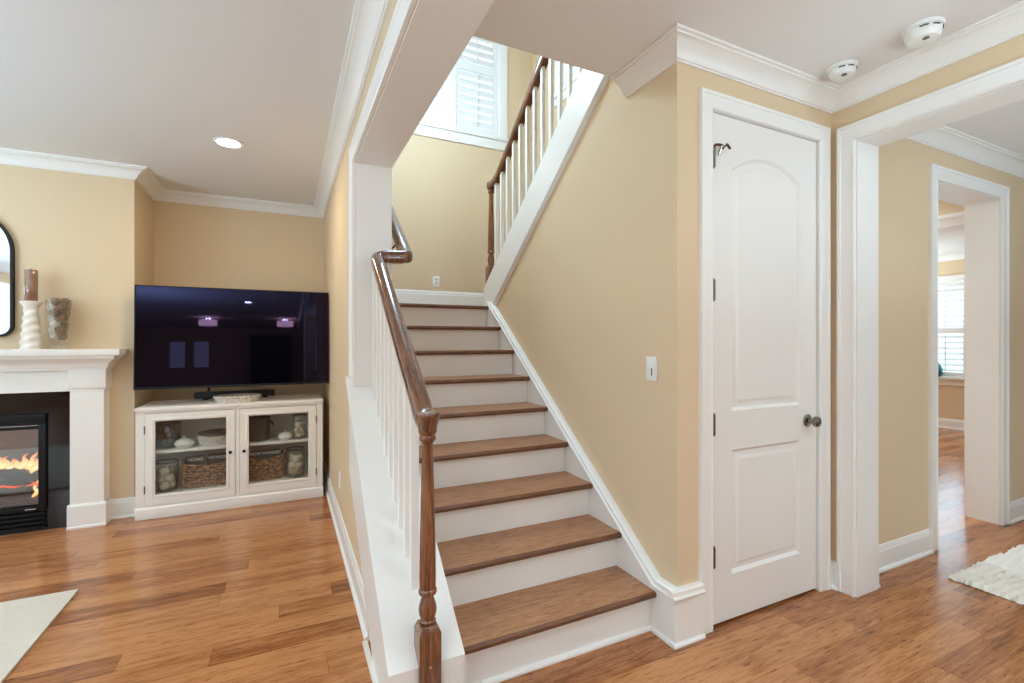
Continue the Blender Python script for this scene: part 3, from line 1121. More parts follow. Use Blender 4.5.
for i in range(70):
    m.ball((random.uniform(-2.42, -1.62), random.uniform(4.52, 4.60), .196 + random.uniform(0, .02)), random.uniform(.006, .014), 1, (1.6, 1, .7))
m.build('coal_bed', 'log', fp)['kind'] = 'stuff'
m = MB()
for k in range(5):
    x = -2.36 + k * .17
    m.tube([(x, 4.545, .300), (x + .05, 4.540, .312 + .006 * (k % 2)), (x + .11, 4.545, .302), (x + .15, 4.55, .306)], [.002, .007, .006, .002], 6)
m.build('ember_glow', 'ember', fp)['kind'] = 'stuff'
rf = random.Random(3)
spots = [(-1.965, .42, .20, .030), (-1.935, .44, .27, .034), (-1.90, .44, .22, .030), (-1.865, .45, .15, .026), (-1.83, .45, .11, .022), (-1.795, .44, .15, .024), (-1.77, .45, .10, .020), (-1.735, .44, .13, .022), (-1.70, .44, .16, .022),
         (-1.665, .43, .18, .020), (-1.64, .42, .15, .018), (-1.625, .32, .18, .017), (-1.632, .25, .16, .013), (-2.03, .42, .24, .034), (-2.09, .42, .30, .036), (-2.15, .42, .22, .032), (-2.22, .42, .18, .03), (-2.29, .40, .15, .028), (-2.36, .38, .12, .024)]
for (x, z, h, r) in spots:
    h *= .72 if x > -1.82 else .95
    m = MB()
    pts, rad = [], []
    ph, sw = rf.uniform(0, 6), rf.uniform(.012, .03)
    y = 4.56 + rf.uniform(-.02, .05)
    for i in range(15):
        t = i / 14
        pts.append((x + sw * t * math.sin(6 * t + ph) + .01 * math.sin(11 * t + ph), y + .012 * math.sin(t * 5 + ph), z - .03 + h * t))
        rad.append(r * (math.sin(PI * (t * .82 + .18)) ** .9) * (1 - .35 * t) * (1 + .18 * math.sin(13 * t + ph)) + .0006)
    m.tube(pts, rad, 10, up=Vector((0, 1, 0)))
    m.build('flame', 'flame', fp)
fl = bpy.data.lights.new('fire_glow', 'POINT')
fl.energy = 3
fl.color = (1, .5, .2)
fl.shadow_soft_size = .12
flo = bpy.data.objects.new('fire_glow', fl)
COL.objects.link(flo)
flo.location = (-1.95, 4.60, .52)

# ------------------------------------------------------------------ mirror over the mantel
mr = empty('wall_mirror', (FX, FY, 1.37), 'arched mirror with thin black frame above the mantel, cut by the picture edge', 'mirror')


def arch_outline(hw, z0, zc, rc, cx=FX, n=12, d=0.0):
    pts = []
    for i in range(n + 1):
        a = -PI / 2 + (PI / 2) * i / n
        pts.append((cx + hw - rc + (rc) * math.cos(a), z0 + rc + rc * math.sin(a)))
    for i in range(2 * n + 1):
        a = PI * i / (2 * n)
        pts.append((cx + hw * math.cos(a), zc + hw * math.sin(a)))
    for i in range(n + 1):
        a = PI + (PI / 2) * i / n
        pts.append((cx - hw + rc + rc * math.cos(a), z0 + rc + rc * math.sin(a)))
    return pts


o1 = arch_outline(.296, 1.368, 1.966, .075)
o2 = arch_outline(.282, 1.382, 1.966, .061)
m = MB()
m.prism(o1, 'y', 4.485, FY, [o2])
m.build('mirror_frame', 'black_metal', mr)
MB().prism(o2, 'y', 4.500, FY - .003).build('mirror_glass', 'mirror', mr)

# ------------------------------------------------------------------ mantel decor
MT = 1.281
cs = empty('candlestick', (-1.600, 4.41, MT), 'white twisted ceramic candlestick on the mantel, holding a brown candle', 'candlestick')
tw = lambda r, a, z: r * (1 + .10 * math.sin(2 * a - (z - MT) * 112) * min(1, max(0, (1.60 - z) / .05)))
pr = [(.054, MT), (.057, MT + .004), (.056, MT + .02)] + [(.056 - .020 * (t / 40), MT + .02 + t * .0064) for t in range(1, 41)] + [(.036, MT + .285), (.042, MT + .295), (.058, MT + .322), (.060, MT + .330), (.057, MT + .334), (.036, MT + .332)]
MB().lathe(pr, -1.600, 4.41, 40, tw).build('stand', 'ceramic', cs)
cd = empty('pillar_candle', (-1.600, 4.41, MT + .333), 'brown marbled pillar candle standing on the white twisted candlestick', 'candle')
MB().lathe([(.033, MT + .333), (.035, MT + .336), (.035, MT + .548), (.032, MT + .553), (.012, MT + .546)], -1.600, 4.41, 28).build('wax', 'candle', cd)
MB().tube([(-1.600, 4.41, MT + .544), (-1.599, 4.41, MT + .562)], .0016, 6).build('wick', 'black', cd)
vs = empty('glass_vase', (-1.452, 4.405, MT), 'clear footed glass vase full of pinecones on the mantel', 'vase')
m = MB()
outer = [(.064, MT), (.066, MT + .006), (.062, MT + .03), (.034, MT + .048), (.036, MT + .06), (.046, MT + .10), (.052, MT + .18), (.058, MT + .26), (.068, MT + .31), (.074, MT + .345)]
inner = [(.071, MT + .345), (.065, MT + .31), (.055, MT + .26), (.049, MT + .18), (.043, MT + .10), (.032, MT + .066), (.004, MT + .062)]
m.lathe(outer + inner, -1.452, 4.405, 32)
m.build('vessel', 'glass', vs)


def cone_mesh(r, mtl):
    mb = MB()
    def f(c):
        th = math.atan2(c.y, c.x)
        return 1 + .34 * (math.sin(5 * th + 8 * c.z) * math.sin(5 * th - 8 * c.z)) * (1 - abs(c.z)) ** .3
    mb.ball((0, 0, 0), r, 4, (1, 1, 1.15), f)
    return mb.build('pinecone', mtl, angle=80)


protos = [cone_mesh(.0255, 'cone'), cone_mesh(.0255, 'cone_pale')]
rowsv = [(MT + .094, 2, .017), (MT + .136, 3, .024), (MT + .176, 3, .026), (MT + .216, 3, .028), (MT + .256, 3, .031), (MT + .296, 4, .036), (MT + .334, 3, .034)]
used = [0, 0]
hn = ['bottom layer', 'second layer', 'third layer', 'middle layer', 'fifth layer', 'layer below the rim', 'layer at the rim']
for ri, (z, n, rad) in enumerate(rowsv):
    for i in range(n):
        a = 2 * PI * i / n + ri * 1.1
        x, y = -1.452 + rad * math.cos(a), 4.405 + rad * math.sin(a)
        kind = 1 if x < -1.462 else 0  # paler cones on the left side of the vase
        src = protos[kind]
        o = src if used[kind] == 0 else src.copy()
        if used[kind]:
            COL.objects.link(o)
        used[kind] += 1
        o.location = (x, y, z)
        o.rotation_euler = (random.uniform(-.7, .7), random.uniform(-.7, .7), random.uniform(0, 6))
        tag(o, ('pale' if kind else 'brown') + ' pinecone inside the clear glass mantel vase, ' + hn[ri], 'pinecone', 'pinecones in the mantel vase')

# ------------------------------------------------------------------ television
tv = empty('television', (-.345, 4.4, .97), 'large black flat screen television hung in the alcove above the white cabinet', 'television')
TILT = Matrix.Translation((-.345, 4.385, .972)) @ Matrix.Rotation(math.radians(-2.2), 4, 'X') @ Matrix.Translation((.345, -4.385, -.972))
TX0, TX1, TZ0, TZ1 = -1.022, .334, .977, 1.760


def tbox(mb, *a, bev=0):
    mb.box(*a, bev, TILT)


m = MB()
tbox(m, TX0, TX1, 4.388, 4.40, TZ0, TZ1)
tbox(m, TX0 + .2, TX1 - .2, 4.40, 4.44, TZ0 + .06, TZ0 + .5, bev=.01)
m.build('housing', 'black', tv)
m = MB()
tbox(m, TX0 + .006, TX1 - .006, 4.385, 4.389, TZ0 + .012, TZ1 - .006)
m.build('screen', 'screen', tv)
m = MB()
tbox(m, TX0, TX1, 4.384, 4.392, TZ0 - .004, TZ0 + .006)
tbox(m, TX0 - .002, TX0 + .003, 4.384, 4.392, TZ0, TZ1)
tbox(m, TX1 - .003, TX1 + .002, 4.384, 4.392, TZ0, TZ1)
tbox(m, TX0, TX1, 4.384, 4.392, TZ1 - .003, TZ1 + .002)
m.build('bezel', 'black_metal', tv)
m = MB()
m.box(-.50, -.19, 4.42, 4.45, 1.25, 1.55, .005)
m.box(-.38, -.31, 4.44, 5.09, 1.36, 1.42, .005)
m.box(-.50, -.19, 5.08, 5.108, 1.25, 1.55, .005)
m.build('wall_bracket', 'black_metal', tv)

# ------------------------------------------------------------------ media cabinet
CX0, CX1, CY0, CY1 = -1.012, .285, 4.385, 4.87
cb = empty('media_cabinet', ((CX0 + CX1) / 2, 4.6, 0), 'cream white glass door cabinet below the television', 'cabinet')
m = MB()
m.box(CX0 - .004, CX1 + .004, CY0 - .016, CY1, .812, .838, .004)
m.box(CX0 + .004, CX1 - .004, CY0 - .008, CY1, .800, .812, .003)
m.build('top', 'cab', cb)
m = MB()
m.box(CX0, CX0 + .022, CY0 + .018, CY1, .07, .80)
m.box(CX1 - .022, CX1, CY0 + .018, CY1, .07, .80)
m.box(CX0, CX1, CY1 - .012, CY1, .07, .80)
m.box(CX0 + .02, CX1 - .02, CY0 + .03, CY1 - .012, .15, .172)
m.box(-.362, -.342, CY0 + .03, CY1 - .012, .16, .80)
# face frame
m.box(CX0, -.957, CY0, CY0 + .02, .07, .80)
m.box(.235, CX1, CY0, CY0 + .02, .07, .80)
m.box(-.367, -.338, CY0, CY0 + .02, .07, .80)
m.box(-.957, .235, CY0 + .0005, CY0 + .02, .793, .80)
m.box(-.957, .235, CY0 + .0005, CY0 + .02, .07, .098)
m.build('carcass', 'cab', cb)
m = MB()
m.box(CX0 - .004, CX1 + .004, CY0 - .012, CY1, 0, .072, .003)
m.prism([(CY0 - .012, .072), (CY0 - .012, .076), (CY0, .088), (CY0 + .01, .088), (CY0 + .01, .072)], 'x', CX0 - .004, CX1 + .004)
m.build('plinth', 'cab', cb)
for (a, b) in ((-.99, -.362), (-.342, .263)):
    MB().box(a, b, CY0 + .05, CY1 - .012, .474, .496, .002).build('shelf', 'cab', cb)
for (x0, x1, side) in ((-.954, -.370, -1), (-.335, .232, 1)):
    m = MB()
    z0, z1 = .101, .790
    gx0, gx1, gz0, gz1 = x0 + .062, x1 - .060, .178, .733
    m.prism([(x0, z0), (x1, z0), (x1, z1), (x0, z1)], 'y', CY0 - .006, CY0 + .016, [[(gx0, gz0), (gx1, gz0), (gx1, gz1), (gx0, gz1)]])
    e = .012
    for k in (0, 1):
        pass
    m.sweep([(0, 0), (0, .010), (-.008, .004), (-.012, 0)], [(gx0 - .012, gz0 - .012), (gx1 + .012, gz0 - .012), (gx1 + .012, gz1 + .012), (gx0 - .012, gz1 + .012)], lambda p, q, a: (p, CY0 - .006 - a * .5, q), closed=True)
    d = m.build('door', 'cab', cb)
    MB().box(gx0, gx1, CY0 + .003, CY0 + .006, gz0, gz1).build('glass_pane', 'glass', d)
    kx = x1 - .03 if side < 0 else x0 + .03
    m = MB()
    rg = lambda yy, r: [(kx + r * math.cos(2 * PI * i / 14), yy, .452 + r * math.sin(2 * PI * i / 14)) for i in range(14)]
    m.loft([rg(CY0 - .005, .006), rg(CY0 - .014, .006), rg(CY0 - .016, .012), rg(CY0 - .024, .013), rg(CY0 - .028, .008)])
    m.build('knob', 'black_metal', d)
    hx = x0 - .002 if side < 0 else x1 + .002
    for z in (.22, .67):
        MB().tube([(hx, CY0 - .006, z - .03), (hx, CY0 - .006, z + .03)], .0045, 8).build('hinge', 'brass', d)

# soundbar and tray on the cabinet
sb = empty('soundbar', (-.395, 4.76, .838), 'black soundbar on the cabinet behind the wicker tray', 'soundbar')
MB().box(-.70, -.09, 4.73, 4.80, .850, .906, .012).build('body', 'black', sb)
for fx in (-.64, -.19):
    MB().box(fx, fx + .04, 4.74, 4.79, .838, .854).build('foot', 'black', sb)
pb = empty('streaming_box', (-.600, 4.83, .838), 'small black upright device standing behind the soundbar', 'device')
MB().box(-.614, -.592, 4.82, 4.842, .838, .945, .004).build('body', 'black', pb)


def woven(mb, cx, cy, z0, rows, rx, ry, n, flare=1.0, band=.016, amp=.05, wall_t=.012, dip=None):
    """oval basket wall: rows of over-under weave, double sided"""
    outs = []
    R = rows * 3
    for j in range(R + 1):
        t = j / R
        k = 1 + (flare - 1) * t
        ring = []
        for i in range(n):
            a = 2 * PI * i / n
            row_ = j // 3
            bulge = math.sin(PI * (j % 3) / 3 + .3)
            s_ = 1 + amp * bulge * (.5 + .5 * math.sin(a * n / 4 + row_ * PI))
            hgt = rows * band
            zz = z0 + t * hgt + (dip(a) * t if dip else 0)
            ring.append((cx + rx * k * s_ * math.cos(a), cy + ry * k * s_ * math.sin(a), zz))
        outs.append(ring)
    t_in = []
    for j in (R, 0):
        k = (1 + (flare - 1) * j / R)
        t_in.append([(cx + (rx * k - wall_t) * math.cos(2 * PI * i / n), cy + (ry * k - wall_t) * math.sin(2 * PI * i / n), z0 + (j / R) * rows * band + (dip(2 * PI * i / n) * j / R if dip else 0) + (.008 if j == 0 else 0)) for i in range(n)])
    mb.loft(outs + t_in)


tr = empty('wicker_tray', (-.36, 4.51, .838), 'shallow oval white washed wicker tray on the cabinet top, in front of the soundbar', 'tray')
m = MB()
woven(m, -.36, 4.51, .839, 3, .158, .105, 96, 1.05, .014, .03)
m.build('basket_wall', 'rattan', tr)
m = MB()
m.tube([(-.36 + .168 * math.cos(2 * PI * i / 48), 4.51 + .112 * math.sin(2 * PI * i / 48), .884) for i in range(49)], .008, 8)
m.build('rim', 'rattan', tr)

# ---- contents of the cabinet
ZB, ZM = .172, .496      # floor of the cabinet, top of the shelf


def rect_basket(x0, x1, y0, y1, z0, h, label):
    t = empty('wicker_basket', ((x0 + x1) / 2, (y0 + y1) / 2, z0), label, 'basket', 'brown wicker baskets in the cabinet')
    mb = MB()
    n = 120
    rows = 7
    cx, cy, rx, ry = (x0 + x1) / 2, (y0 + y1) / 2, (x1 - x0) / 2, (y1 - y0) / 2
    se = lambda a: (abs(math.cos(a)) ** .42 * (1 if math.cos(a) > 0 else -1), abs(math.sin(a)) ** .42 * (1 if math.sin(a) > 0 else -1))
    outs = []
    R = rows * 3
    def zt(a, t):
        c = se(a)[0]
        return z0 + t * (h * (.84 + .16 * c * c))
    for j in range(R + 1):
        tt = j / R
        ring = []
        for i in range(n):
            a = 2 * PI * i / n
            cxx, syy = se(a)
            bulge = abs(math.sin(PI * (j % 3) / 3 + .2))
            k = .93 + .07 * tt
            off = .013 * bulge * (.4 + .6 * (math.sin(i * PI / 2 + (j // 3) * PI) > 0))
            ring.append((cx + (rx * k + off) * cxx, cy + (ry * k + off) * syy, zt(a, tt)))
        outs.append(ring)
    inn = []
    for tt, k in ((1, .93), (0, .86)):
        inn.append([(cx + rx * k * se(2 * PI * i / n)[0], cy + ry * k * se(2 * PI * i / n)[1], zt(2 * PI * i / n, tt) + (.01 if tt == 0 else 0)) for i in range(n)])
    mb.loft(outs + inn)
    mb.build('basket_wall', 'wicker', t)
    mb = MB()
    mb.tube([(cx + rx * .98 * se(2 * PI * i / 80)[0], cy + ry * .98 * se(2 * PI * i / 80)[1], zt(2 * PI * i / 80, 1) + .002) for i in range(81)], .0085, 6)
    mb.build('rim', 'wicker', t)
    return t


rect_basket(-.755, -.40, 4.46, 4.70, ZB, .20, 'brown wicker basket with a dark sign in it behind the left cabinet door')
rect_basket(-.31, -.01, 4.46, 4.70, ZB, .20, 'brown wicker basket with a dark sign in it behind the right cabinet door')


def word_board(x0, x1, y, z0, z1, label, words):
    t = empty('word_sign', ((x0 + x1) / 2, y, z0), label, 'sign', 'dark word signs in the baskets')
    MB().box(x0, x1, y, y + .02, z0, z1, .002).build('board', 'board', t)
    lines = words
    hh = (z1 - z0)
    for (txt, xx, zz, size) in lines:
        c = bpy.data.curves.new('lettering', 'FONT')
        c.body = txt
        c.size = size
        c.align_x = 'CENTER'
        c.extrude = .0008
        c.offset = .0012
        o = bpy.data.objects.new('lettering', c)
        COL.objects.link(o)
        dg = bpy.context.evaluated_depsgraph_get()
        me = bpy.data.meshes.new_from_object(o.evaluated_get(dg))
        bpy.data.objects.remove(o)
        me.transform(Matrix.Translation((xx - (x0 + x1) / 2, -.0012, zz - z0)) @ Matrix.Rotation(PI / 2, 4, 'X'))
        me.materials.clear()
        me.materials.append(M['letter'])
        q = bpy.data.objects.new('lettering', me)
        COL.objects.link(q)
        q.parent = t
    return t


word_board(-.735, -.585, 4.565, ZB + .02, ZB + .232, 'dark sign with white lettering in the left basket, left of its pair', [('HOME', -.66, ZB + .194, .036)])
word_board(-.578, -.425, 4.575, ZB + .02, ZB + .238, 'dark sign with white lettering in the left basket, right of its pair', [('WONDER', -.502, ZB + .197, .032)])
word_board(-.275, -.04, 4.565, ZB + .02, ZB + .232, 'dark sign with white lettering in the right basket', [('HOW WONDER', -.158, ZB + .197, .032)])


def jar(x, y, z, r, h, label, mtl='glass', lid=True):
    t = empty('glass_jar', (x, y, z), label, 'jar')
    MB().lathe([(r, z), (r, z + h * .92), (r * .93, z + h * .97), (r * .95, z + h), (r * .91, z + h), (r * .89, z + h * .97), (r * .95, z + h * .9), (r * .95, z + .006), (.004, z + .006)], x, y, 28).build('vessel', mtl, t)
    if lid:
        MB().tube([(x + r * math.cos(2 * PI * i / 32), y + r * math.sin(2 * PI * i / 32), z + h) for i in range(33)], .005, 8).build('rim', 'lead', t)
    return t


jar(-.845, 4.50, ZB, .075, .225, 'tall clear glass jar of decorative balls behind the left cabinet door')
jar(.075, 4.50, ZB, .075, .235, 'tall clear glass jar of decorative balls behind the right cabinet door')
jar(.105, 4.50, ZM, .055, .20, 'small clear glass jar of pale shells on the right cabinet shelf')
jar(-.845, 4.58, ZM, .085, .19, 'smoky glass jar of dark pinecones on the left cabinet shelf', 'grey_glass')


def ballset(x, y, z, r, layers, br, names, label, group):
    protos_ = {}
    for li in range(layers):
        n = 3
        for i in range(n):
            a = 2 * PI * i / n + li * 1.05 + .4
            kind = names[(li * n + i) % len(names)]
            d = r - br - .004
            loc = (x + d * .86 * math.cos(a), y + d * .86 * math.sin(a), z + br + .008 + li * br * 1.62)
            if kind not in protos_:
                mb = MB()
                if kind == 'vine':
                    for k in range(7):
                        ax = Vector((math.sin(k * 2.1), math.cos(k * 1.7), math.sin(k * 1.3 + 1))).normalized()
                        u = ax.orthogonal().normalized()
                        v = ax.cross(u)
                        mb.tube([u * (br * math.cos(2 * PI * q / 20)) + v * (br * math.sin(2 * PI * q / 20)) for q in range(21)], .0032, 5)
                else:
                    mb.ball((0, 0, 0), br, 2, f=lambda c: 1 + .05 * math.sin(9 * c.x) * math.sin(9 * c.y + 3 * c.z))
                o = mb.build('decorative_ball', {'vine': 'vine', 'shell': 'shell', 'dark': 'cone'}[kind], angle=80)
                protos_[kind] = o
            else:
                o = protos_[kind].copy()
                COL.objects.link(o)
            o.location = loc
            o.rotation_euler = (random.random() * 3, random.random() * 3, 0)
            tag(o, label.format({'vine': 'woven vine', 'shell': 'cream round', 'dark': 'dark brown'}[kind], ['bottom', 'second', 'third', 'fourth'][li]), 'ball', group)


ballset(-.845, 4.50, ZB, .075, 3, .034, ['shell', 'vine', 'shell', 'vine', 'shell'], '{} ball in the tall jar behind the left door, {} layer', 'balls in the left tall jar')
ballset(.075, 4.50, ZB, .075, 3, .034, ['shell', 'shell', 'vine', 'shell'], '{} ball in the tall jar behind the right door, {} layer', 'balls in the right tall jar')
ballset(.105, 4.50, ZM, .055, 3, .026, ['shell'], '{} ball in the small jar on the right shelf, {} layer', 'balls in the small shelf jar')
ballset(-.845, 4.58, ZM, .085, 3, .032, ['dark', 'dark', 'shell', 'dark'], '{} ball in the smoky jar on the left shelf, {} layer', 'balls in the smoky jar')


def urchin(x, y, z, r, label):
    t = empty('lidded_bowl', (x, y, z), label, 'bowl')
    MB().lathe([(r * .45, z), (r * .8, z + r * .2), (r, z + r * .5), (r * .97, z + r * .55)], x, y, 32, lambda q, a, zz: q * (1 + .02 * math.cos(16 * a))).build('bowl_body', 'ceramic', t)
    MB().lathe([(r * .97, z + r * .55), (r * .8, z + r * .85), (r * .4, z + r * 1.05), (r * .12, z + r * 1.1), (r * .12, z + r * 1.15), (r * .18, z + r * 1.25), (r * .1, z + r * 1.33)], x, y, 32, lambda q, a, zz: q * (1 + .02 * math.cos(16 * a))).build('lid', 'ceramic', t)


urchin(-.725, 4.49, ZM, .068, 'white lidded ribbed bowl on the left cabinet shelf')
urchin(-.005, 4.49, ZM, .060, 'white lidded ribbed bowl on the right cabinet shelf')
bk = empty('oval_basket', (-.52, 4.55, ZM), 'grey washed oval basket with dark lining on the left cabinet shelf', 'basket')
m = MB()
woven(m, -.52, 4.55, ZM + .001, 5, .115, .085, 80, 1.12, .016, .04)
m.build('basket_wall', 'rattan', bk)
m = MB()
m.lathe([(.095, ZM + .075), (.125, ZM + .088), (.130, ZM + .098), (.118, ZM + .104), (.06, ZM + .096)], -.52, 4.55, 40)
m.build('lining', 'board', bk)
lt = empty('metal_bucket', (-.215, 4.56, ZM), 'dark grey metal bucket with side handles on the right cabinet shelf', 'bucket')
MB().lathe([(.082, ZM), (.086, ZM + .004), (.094, ZM + .19), (.097, ZM + .196), (.092, ZM + .196), (.088, ZM + .17), (.08, ZM + .01), (.004, ZM + .008)], -.215, 4.56, 32).build('vessel', 'lead', lt)
for sx in (-1, 1):
    m = MB()
    cx = -.215 + sx * .093
    m.tube([(cx + sx * .004, 4.53, ZM + .16), (cx + sx * .02, 4.53, ZM + .13), (cx + sx * .02, 4.56, ZM + .12), (cx + sx * .02, 4.59, ZM + .13), (cx + sx * .004, 4.59, ZM + .16)], .005, 8)
    m.build('handle', 'black_metal', lt)

# ------------------------------------------------------------------ rugs
rg_ = MB()
rg_.box(-3.6, -1.0, 1.0, 3.28, .001, .013, .003)
o = rg_.build('area_rug', 'rug')
tag(recentre(o), 'ivory flat woven rug on the living room floor, corner showing at left edge', 'rug')
# shag rug in the passage
rt = empty('shag_rug', (4.4, .3, 0), 'ivory shag rug on the passage floor at the right edge', 'rug')
m = MB()
nx, ny = 110, 280
X0, X1, Y0, Y1 = 3.362, 5.6, -.7, 1.345
grid = [[None] * (ny + 1) for _ in range(nx + 1)]
for i in range(nx + 1):
    for j in range(ny + 1):
        x = X0 + (X1 - X0) * i / nx
        y = Y0 + (Y1 - Y0) * j / ny
        e = min(i, nx - i, j, ny - j)
        h = .004 if e == 0 else .016 + random.uniform(-.007, .010) + .006 * math.sin(y * 140 + 2.5 * math.sin(x * 7) + random.uniform(-.5, .5))
        if e == 0:
            x += random.uniform(-.008, .008)
            y += random.uniform(-.008, .008)
        grid[i][j] = m.v((x, y, h))
for i in range(nx):
    for j in range(ny):
        m.face([grid[i][j], grid[i + 1][j], grid[i + 1][j + 1], grid[i][j + 1]])
m.build('pile', 'shag', rt, angle=180)
MB().box(X0 + .012, X1 - .012, Y0 + .012, Y1 - .012, .0005, .006).build('backing', 'rug', rt)


# ------------------------------------------------------------------ ceiling fixtures and added fill lights
def can_light(x, y, name, label=None, power=16):
    t = empty(name, (x, y, C), label, 'ceiling light')
    MB().lathe([(.076, C - .001), (.090, C - .0015), (.090, C - .005), (.084, C - .008), (.077, C - .006)], x, y, 32).build('trim_ring', 'plastic', t)
    MB().lathe([(.078, C - .002), (.078, C - .005), (.06, C - .0075), (.004, C - .009)], x, y, 32).build('lens', 'lamp', t)


can_light(CANS[0][0], CANS[0][1], 'recessed_light', 'lit round recessed light in the living room ceiling')
area('can_or_fill_lamp', (CANS[0][0], CANS[0][1], C - .012), (0, 0, 0), .12, .12, 9, (1, .84, .62), shape='DISK')
for x, y in CANS[1:]:
    area('can_or_fill_lamp', (x, y, C - .012), (0, 0, 0), .12, .12, 6, WARM, shape='DISK')
for x, y in HALL_CANS:
    area('can_or_fill_lamp', (x, y, C - .03), (0, 0, 0), .10, .10, 11, (.76, .9, 1), shape='DISK')
area('can_or_fill_lamp', (3.75, 0.2, C - .03), (0, 0, 0), .22, .22, 5, (.8, .93, 1), shape='DISK')  # added unseen light that brightens the passage doorway jamb
for (x, y, z, pw) in ((-3.4, 2.2, 1.35, 114), (-2.2, -1.2, 1.35, 104), (1.6, -1.1, 1.4, 56), (3.9, -0.5, 1.4, 30)):  # unseen uplights without stands, added to brighten the ceilings
    area('fill_uplight', (x, y, z), (PI, 0, 0), .8, .8, pw, (.46, .77, 1.0) if x < 0 else (.64, .86, 1.0), shape='DISK')
for q in ((-4.2, 2.6, 1.75), (-4.2, -.6, 1.75), (-3.9, -3.6, 1.75), (1.6, -2.6, 1.9), (5.2, -2.2, 1.9)):  # added point lights out of view, no fixtures, for flatter room light
    l = bpy.data.lights.new('fill_point_light', 'POINT')
    l.energy = 31
    l.color = (.66, .86, 1.0)
    l.shadow_soft_size = .22
    l_o = bpy.data.objects.new('fill_point_light', l)
    COL.objects.link(l_o)
    l_o.location = q
l = bpy.data.lights.new('fill_point_light', 'POINT')  # added unseen point light that brightens the landing wall and stairwell
l.energy = 104
l.color = (.51, .76, 1.0)
l.shadow_soft_size = .25
l_o = bpy.data.objects.new('fill_point_light', l)
COL.objects.link(l_o)
l_o.location = (.84, 3.35, 3.72)
area('fill_uplight', (7.9, 4.6, 1.3), (PI, 0, 0), .6, .6, 60, (.72, .9, 1), shape='DISK')  # added uplight out of view, brightens the far tray ceiling
area('can_or_fill_lamp', (3.95, 3.3, 2.6), (0, 0, 0), .3, .3, 40, (.75, .9, 1), shape='DISK')  # added light reaching the doorway jamb from the far room side
area('can_or_fill_lamp', (6.4, 3.6, 3.1), (0, 0, 0), .3, .3, 30, (.75, .9, 1), shape='DISK')


def drum(x, y, label):
    t = empty('drum_light', (x, y, C), label, 'ceiling light', 'drum ceiling lights behind the view')
    MB().lathe([(.19, C - .20), (.195, C - .195), (.195, C - .07), (.19, C - .065)], x, y, 32).build('lamp_shade', 'drum', t)
    MB().lathe([(.02, C - .08), (.02, C - .02), (.07, C - .012), (.07, C)], x, y, 20).build('stem', 'chrome', t)
    l = bpy.data.lights.new('drum_lamp', 'POINT')
    l.energy = 14
    l.color = (.9, .92, 1)
    l.shadow_soft_size = .05
    q = bpy.data.objects.new('drum_lamp', l)
    COL.objects.link(q)
    q.location = (x, y, C - .045)


drum(-1.75, -5.0, 'lit drum ceiling light, left one of two mirrored in the television')
drum(-.02, -5.0, 'lit drum ceiling light, right one of two mirrored in the television')
wall('wall_kitchen', [(-.95, .15, -7.45, -7.0, .9, 2.4), (-1.9, .3, -7.45, -6.9, 0, .9)], 'dark kitchen run far behind the view', 'hood')


def detector(x, y, r, h, label):
    t = empty('smoke_detector', (x, y, C), label, 'smoke detector', 'smoke detectors on the hall ceiling')
    MB().lathe([(r, C), (r, C - .010), (r * .97, C - .014), (r * .8, C - .015)][::-1], x, y, 36).build('mount', 'plastic', t)
    MB().lathe([(r * .86, C - .014), (r * .88, C - .022), (r * .84, C - h * .7), (r * .72, C - h * .93), (r * .4, C - h), (.003, C - h)][::-1], x, y, 36).build('cover', 'plastic', t)
    m = MB()
    for a0 in (-2.9, -2.2, -1.3):
        pts = [(x + r * .885 * math.cos(a0 + k * .09), y + r * .885 * math.sin(a0 + k * .09), C - .021) for k in range(6)]
        m.tube(pts, .0028, 6)
    m.build('vent_slot', 'slot', t)
    MB().lathe([(.012, C - h - .0015), (.012, C - h + .002)], x - r * .25, y - r * .25, 14).build('test_button', 'brass', t)


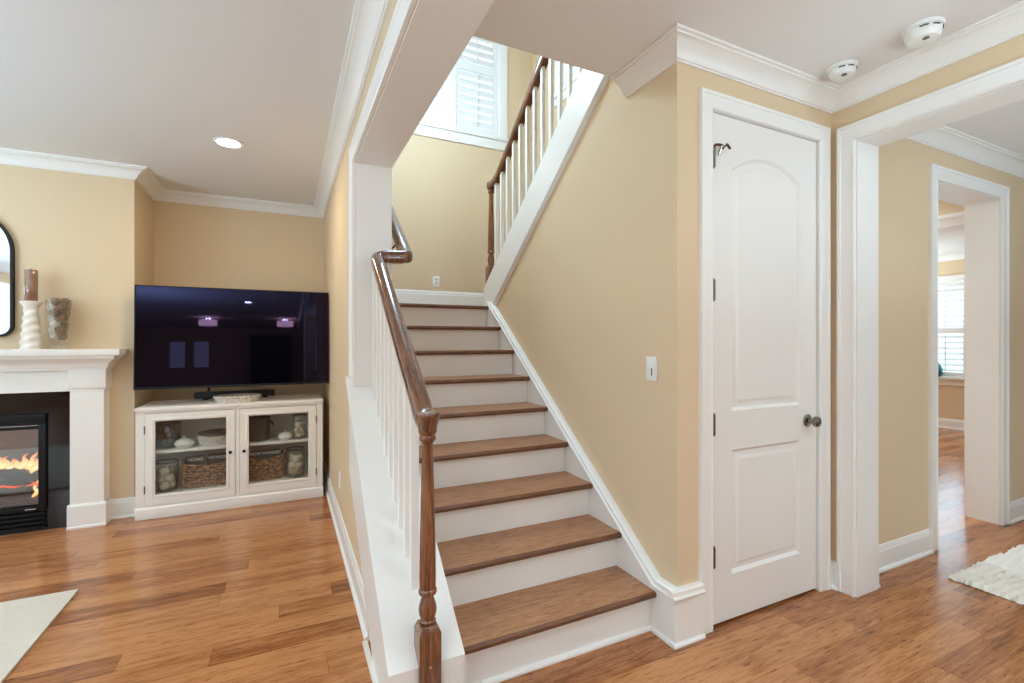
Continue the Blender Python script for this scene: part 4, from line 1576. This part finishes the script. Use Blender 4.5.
detector(2.425, 1.37, .063, .048, 'white round smoke detector on the ceiling in the corner above the closet door')
detector(2.428, 1.052, .072, .058, 'larger white round smoke detector on the ceiling beside the wide opening')


# ------------------------------------------------------------------ switch and outlets
def plate_x(name, x, y, z, sgn, label, kind, cat):
    """plate on a wall facing -X (sgn -1)"""
    t = empty(name, (x, y, z - .057), label, cat)
    MB().box(x + sgn * .006, x, y - .036, y + .036, z - .058, z + .058, .0025).build('cover_plate', 'plastic', t)
    if kind == 'switch':
        MB().box(x + sgn * .009, x + sgn * .005, y - .017, y + .017, z - .034, z + .034, .0012).build('rocker', 'plastic', t)
        MB().box(x + sgn * .0105, x + sgn * .008, y - .010, y - .004, z - .030, z + .004, .0006).build('dimmer', 'slot', t)
    else:
        for dz in (-.02, .02):
            m = MB()
            m.box(x + sgn * .0085, x + sgn * .005, y - .016, y + .016, z + dz - .014, z + dz + .014, .001)
            m.build('socket', 'plastic', t)
    return t


plate_x('light_switch', 1.567, 1.735, 1.205, -1, 'white dimmer light switch on the beige wall beside the stairs', 'switch', 'switch')
plate_x('wall_outlet', WX, 3.53, .36, -1, 'white outlet low on the living room wall below the stairs', 'outlet', 'outlet')
t = empty('wall_outlet', (1.392, 4.72, 1.90), 'white outlet on the landing wall above the tall baseboard', 'outlet')
MB().box(1.392 - .036, 1.392 + .036, 4.714, 4.72, 1.895, 2.008, .0025).build('cover_plate', 'plastic', t)
for dz in (-.02, .02):
    n_ = MB().box(1.392 - .016, 1.392 + .016, 4.7115, 4.715, 1.952 + dz - .014, 1.952 + dz + .014, .001).build('socket', 'plastic', t)
    MB().box(1.392 - .007, 1.392 + .007, 4.7105, 4.713, 1.952 + dz - .004, 1.952 + dz + .006).build('slot', 'slot', n_)

# teal vase on the far window sill
t = MB().lathe([(.05, .79), (.075, .84), (.08, .90), (.06, .96), (.035, .99), (.04, 1.01), (.03, 1.01), (.02, .97), (.003, .80)], 9.165, 3.80, 24).build('sill_vase', 'teal')
tag(recentre(t), 'teal rounded vase on the far room window sill', 'vase')
